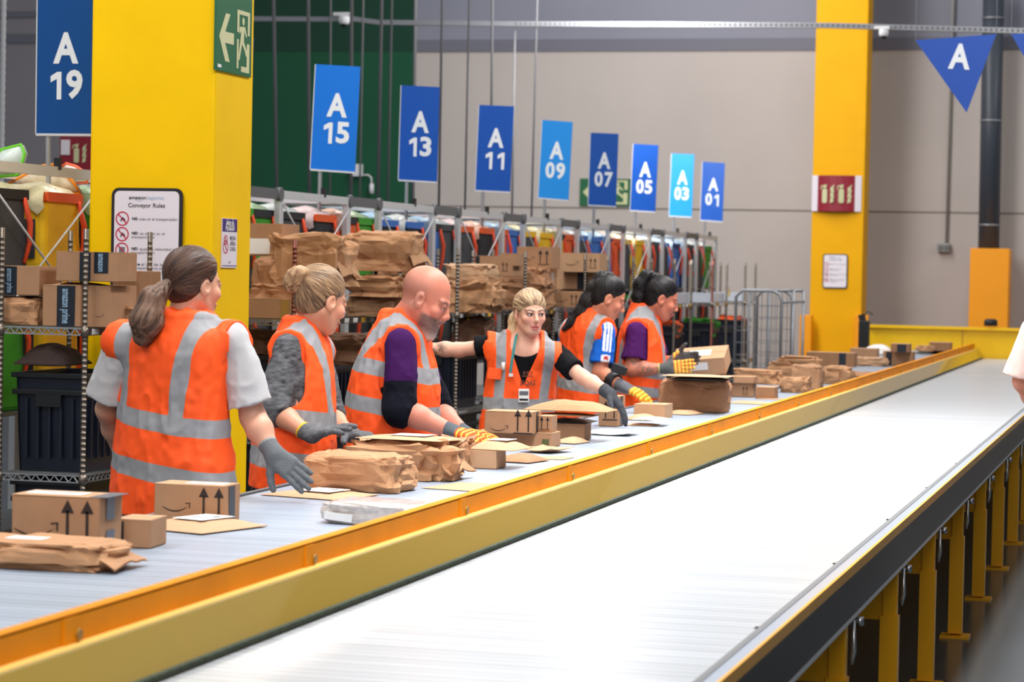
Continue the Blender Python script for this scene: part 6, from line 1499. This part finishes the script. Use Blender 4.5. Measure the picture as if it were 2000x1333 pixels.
# person cut by the right frame edge ----------------------------------------------------------------
Y_ = at(2095, 700, X=-.36).y
person('person in a pale pink T-shirt cut off by the right edge of the photo', dict(
 Y=Y_, psi=150, ratio=.6, t=.012, hem=.86,
 rows=[(620, 2070, 2125), (650, 2030, 2170), (700, 2018, 2178), (760, 2022, 2178), (820, 2022, 2178), (880, 2018, 2182)],
 j=dict(head=(2100, 520, .0), neck=(2100, 610, .0), shL=(2024, 650, -.02), shR=(2175, 650, .02), elL=(2000, 745, -.02), wrL=(2050, 825, .10), elR=(2200, 760, .03), wrR=(2150, 850, .15)),
 face=(150, -20, 0), hs=.98, skin=(206, 138, 116), sleeve=(.92, .058, .085), shirt=((232, 200, 192),), gloves='', vest=False, trouser=(60, 62, 70),
 handR=(2110, 870, .2, (0, 0, -1), (1, 0, 0), (.3, .3, .3, .3)), handL=(2085, 860, .16, (0, 0, -1), (-1, 0, 0), (.3, .3, .3, .3)),
 hair=[('hair', cap_hair(.012, .016, colA=(50, 36, 30), colB=(90, 68, 54)))]))
# straps round the necks of the bald man and the tattooed woman
def neck_ring(o_, nb, fwd, r, w, mt, name, drop=.05):
    m = MB(); N = 20; f = Vector((fwd[0], fwd[1], 0)); s_ = Vector((fwd[1], -fwd[0], 0)); c_ = Vector(nb); pts = []
    for k in range(N+1):
        a = 2*PI*k/N; pts.append(c_+f*(math.cos(a)*r+.012)+s_*math.sin(a)*r+Vector((0, 0, .022-drop*(.5+.5*math.cos(a)))))
    for a, b in zip(pts[:-1], pts[1:]): m.bar(a, b, w*2, .01, mt, up=((a+b)/2-c_).normalized())
    m.build(name, o_, world=True)
neck_ring(t3, J3['neck'], T3.fwd, .090, .013, BLACK, 'lanyard', .08)
neck_ring(t6, J6['neck'], T6.fwd, .066, .011, mat('lanyard_grey', (130, 150, 152), .6), 'lanyard', .05)
# box in the tattooed woman's hands
p = at(1372, 724, X=-2.86); s_ = scl(p)
carton('cardboard_box', 'tilted labelled box held up by the tattooed woman', p+Vector((0, .0, .005)), 104/s_, .22, 34/s_, .0, (.35, -.10), marks=(('label', 0, 0, .14, .09), ('flabel', 'front', .0, .1, .12, .05)), col=CARD2)
# lanyards, badges and print on the blonde woman's vest
def on_front(px, py, T_, off=.028):
    """point on the front of a torso seen at a photo pixel"""
    y0, y1 = T_.Y.mean()-.4, T_.Y.mean()+.1
    r = ray(px, py)
    for k in range(400):
        t = (y0+(y1-y0)*k/400)/r.y; P = CAM0+r*t
        if T_.sdf(np.array([P]))[0] < off: return P
    return CAM0+r*(T_.Y.mean()/r.y)
def strap(pxs, T_, parent, name, mt, w=.008, off=.03):
    m = MB(); P = [on_front(x, y, T_, off) for x, y in pxs]
    for a, b in zip(P[:-1], P[1:]): m.bar(a, b, w*2, .003, mt, up=(-.3, -1, 0))
    m.build(name, parent, world=True)
TEAL = mat('lanyard_teal', (58, 140, 140), .6)
strap([(1012, 640), (1008, 656), (1004, 680), (1000, 705), (997, 728)], T4, t4, 'lanyard', TEAL, .007, .034)
m = MB(); q = on_front(998, 733, T4, .034); m.box(q, (.02, .006, .016), WHITE); m.build('lanyard_clip', t4, world=True)
fr4 = lambda P, k=0: Matrix.Translation(P-t4.location) @ Matrix.Rotation(math.radians(-70)+PI/2, 4, 'Z')
m = MB(); q = on_front(1031, 749, T4, .032); text(m, 'DQA5', .034, mat('print_dark', (110, 60, 40), .7), fr4(q), .03, width=.075); m.build('printed_text', t4)
m = MB(); q = on_front(1031, 729, T4, .032)
for k in (-1, 0, 1): text(m, 'B', .022, MATS['print_dark'], fr4(q) @ T((k*.018, 0, 0)), .02)
m.add([(-.03, -.001, -.018), (.03, -.001, -.018), (.024, -.001, -.013), (-.024, -.001, -.013)], [(0, 1, 2, 3)], MATS['print_dark'], fr4(q)); m.build('printed_emblem', t4)
m = MB(); q = on_front(1023, 773, T4, .032); m.box((0, 0, 0), (.052, .004, .066), LABELW, fr4(q)); m.build('badge', t4)
m = MB(); m.box((0, -.003, .012), (.044, .002, .020), GREYP, fr4(q)); m.box((0, -.003, -.02), (.044, .002, .010), BLACK, fr4(q)); m.build('badge_print', t4)
m = MB(); q = on_front(983, 716, T4, .034); m.tube([(0, 0, -.02), (0, 0, .02)], .009, WHITE, 8, M=fr4(q)); m.box((0, -.005, -.004), (.016, .004, .012), YELTAG, fr4(q)); m.build('clip_badge', t4)
m = MB(); q = on_front(966, 730, T4, .034); m.box((0, -.004, 0), (.07, .008, .055), mat('vest_pocket', (255, 92, 30), .7), fr4(q) @ T((0, 0, 0), (0, .1, 0))); m.build('pocket', t4)
m = MB(); e = Hp4(.077, 0, -.045); m.tube([tuple(Vector(e)+Vector((0, 0, .004))), tuple(Vector(e)-Vector((0, 0, .004)))], .0045, mat('gold', (230, 190, 110), .25, .9), 8); m.build('earring', t4, world=True)
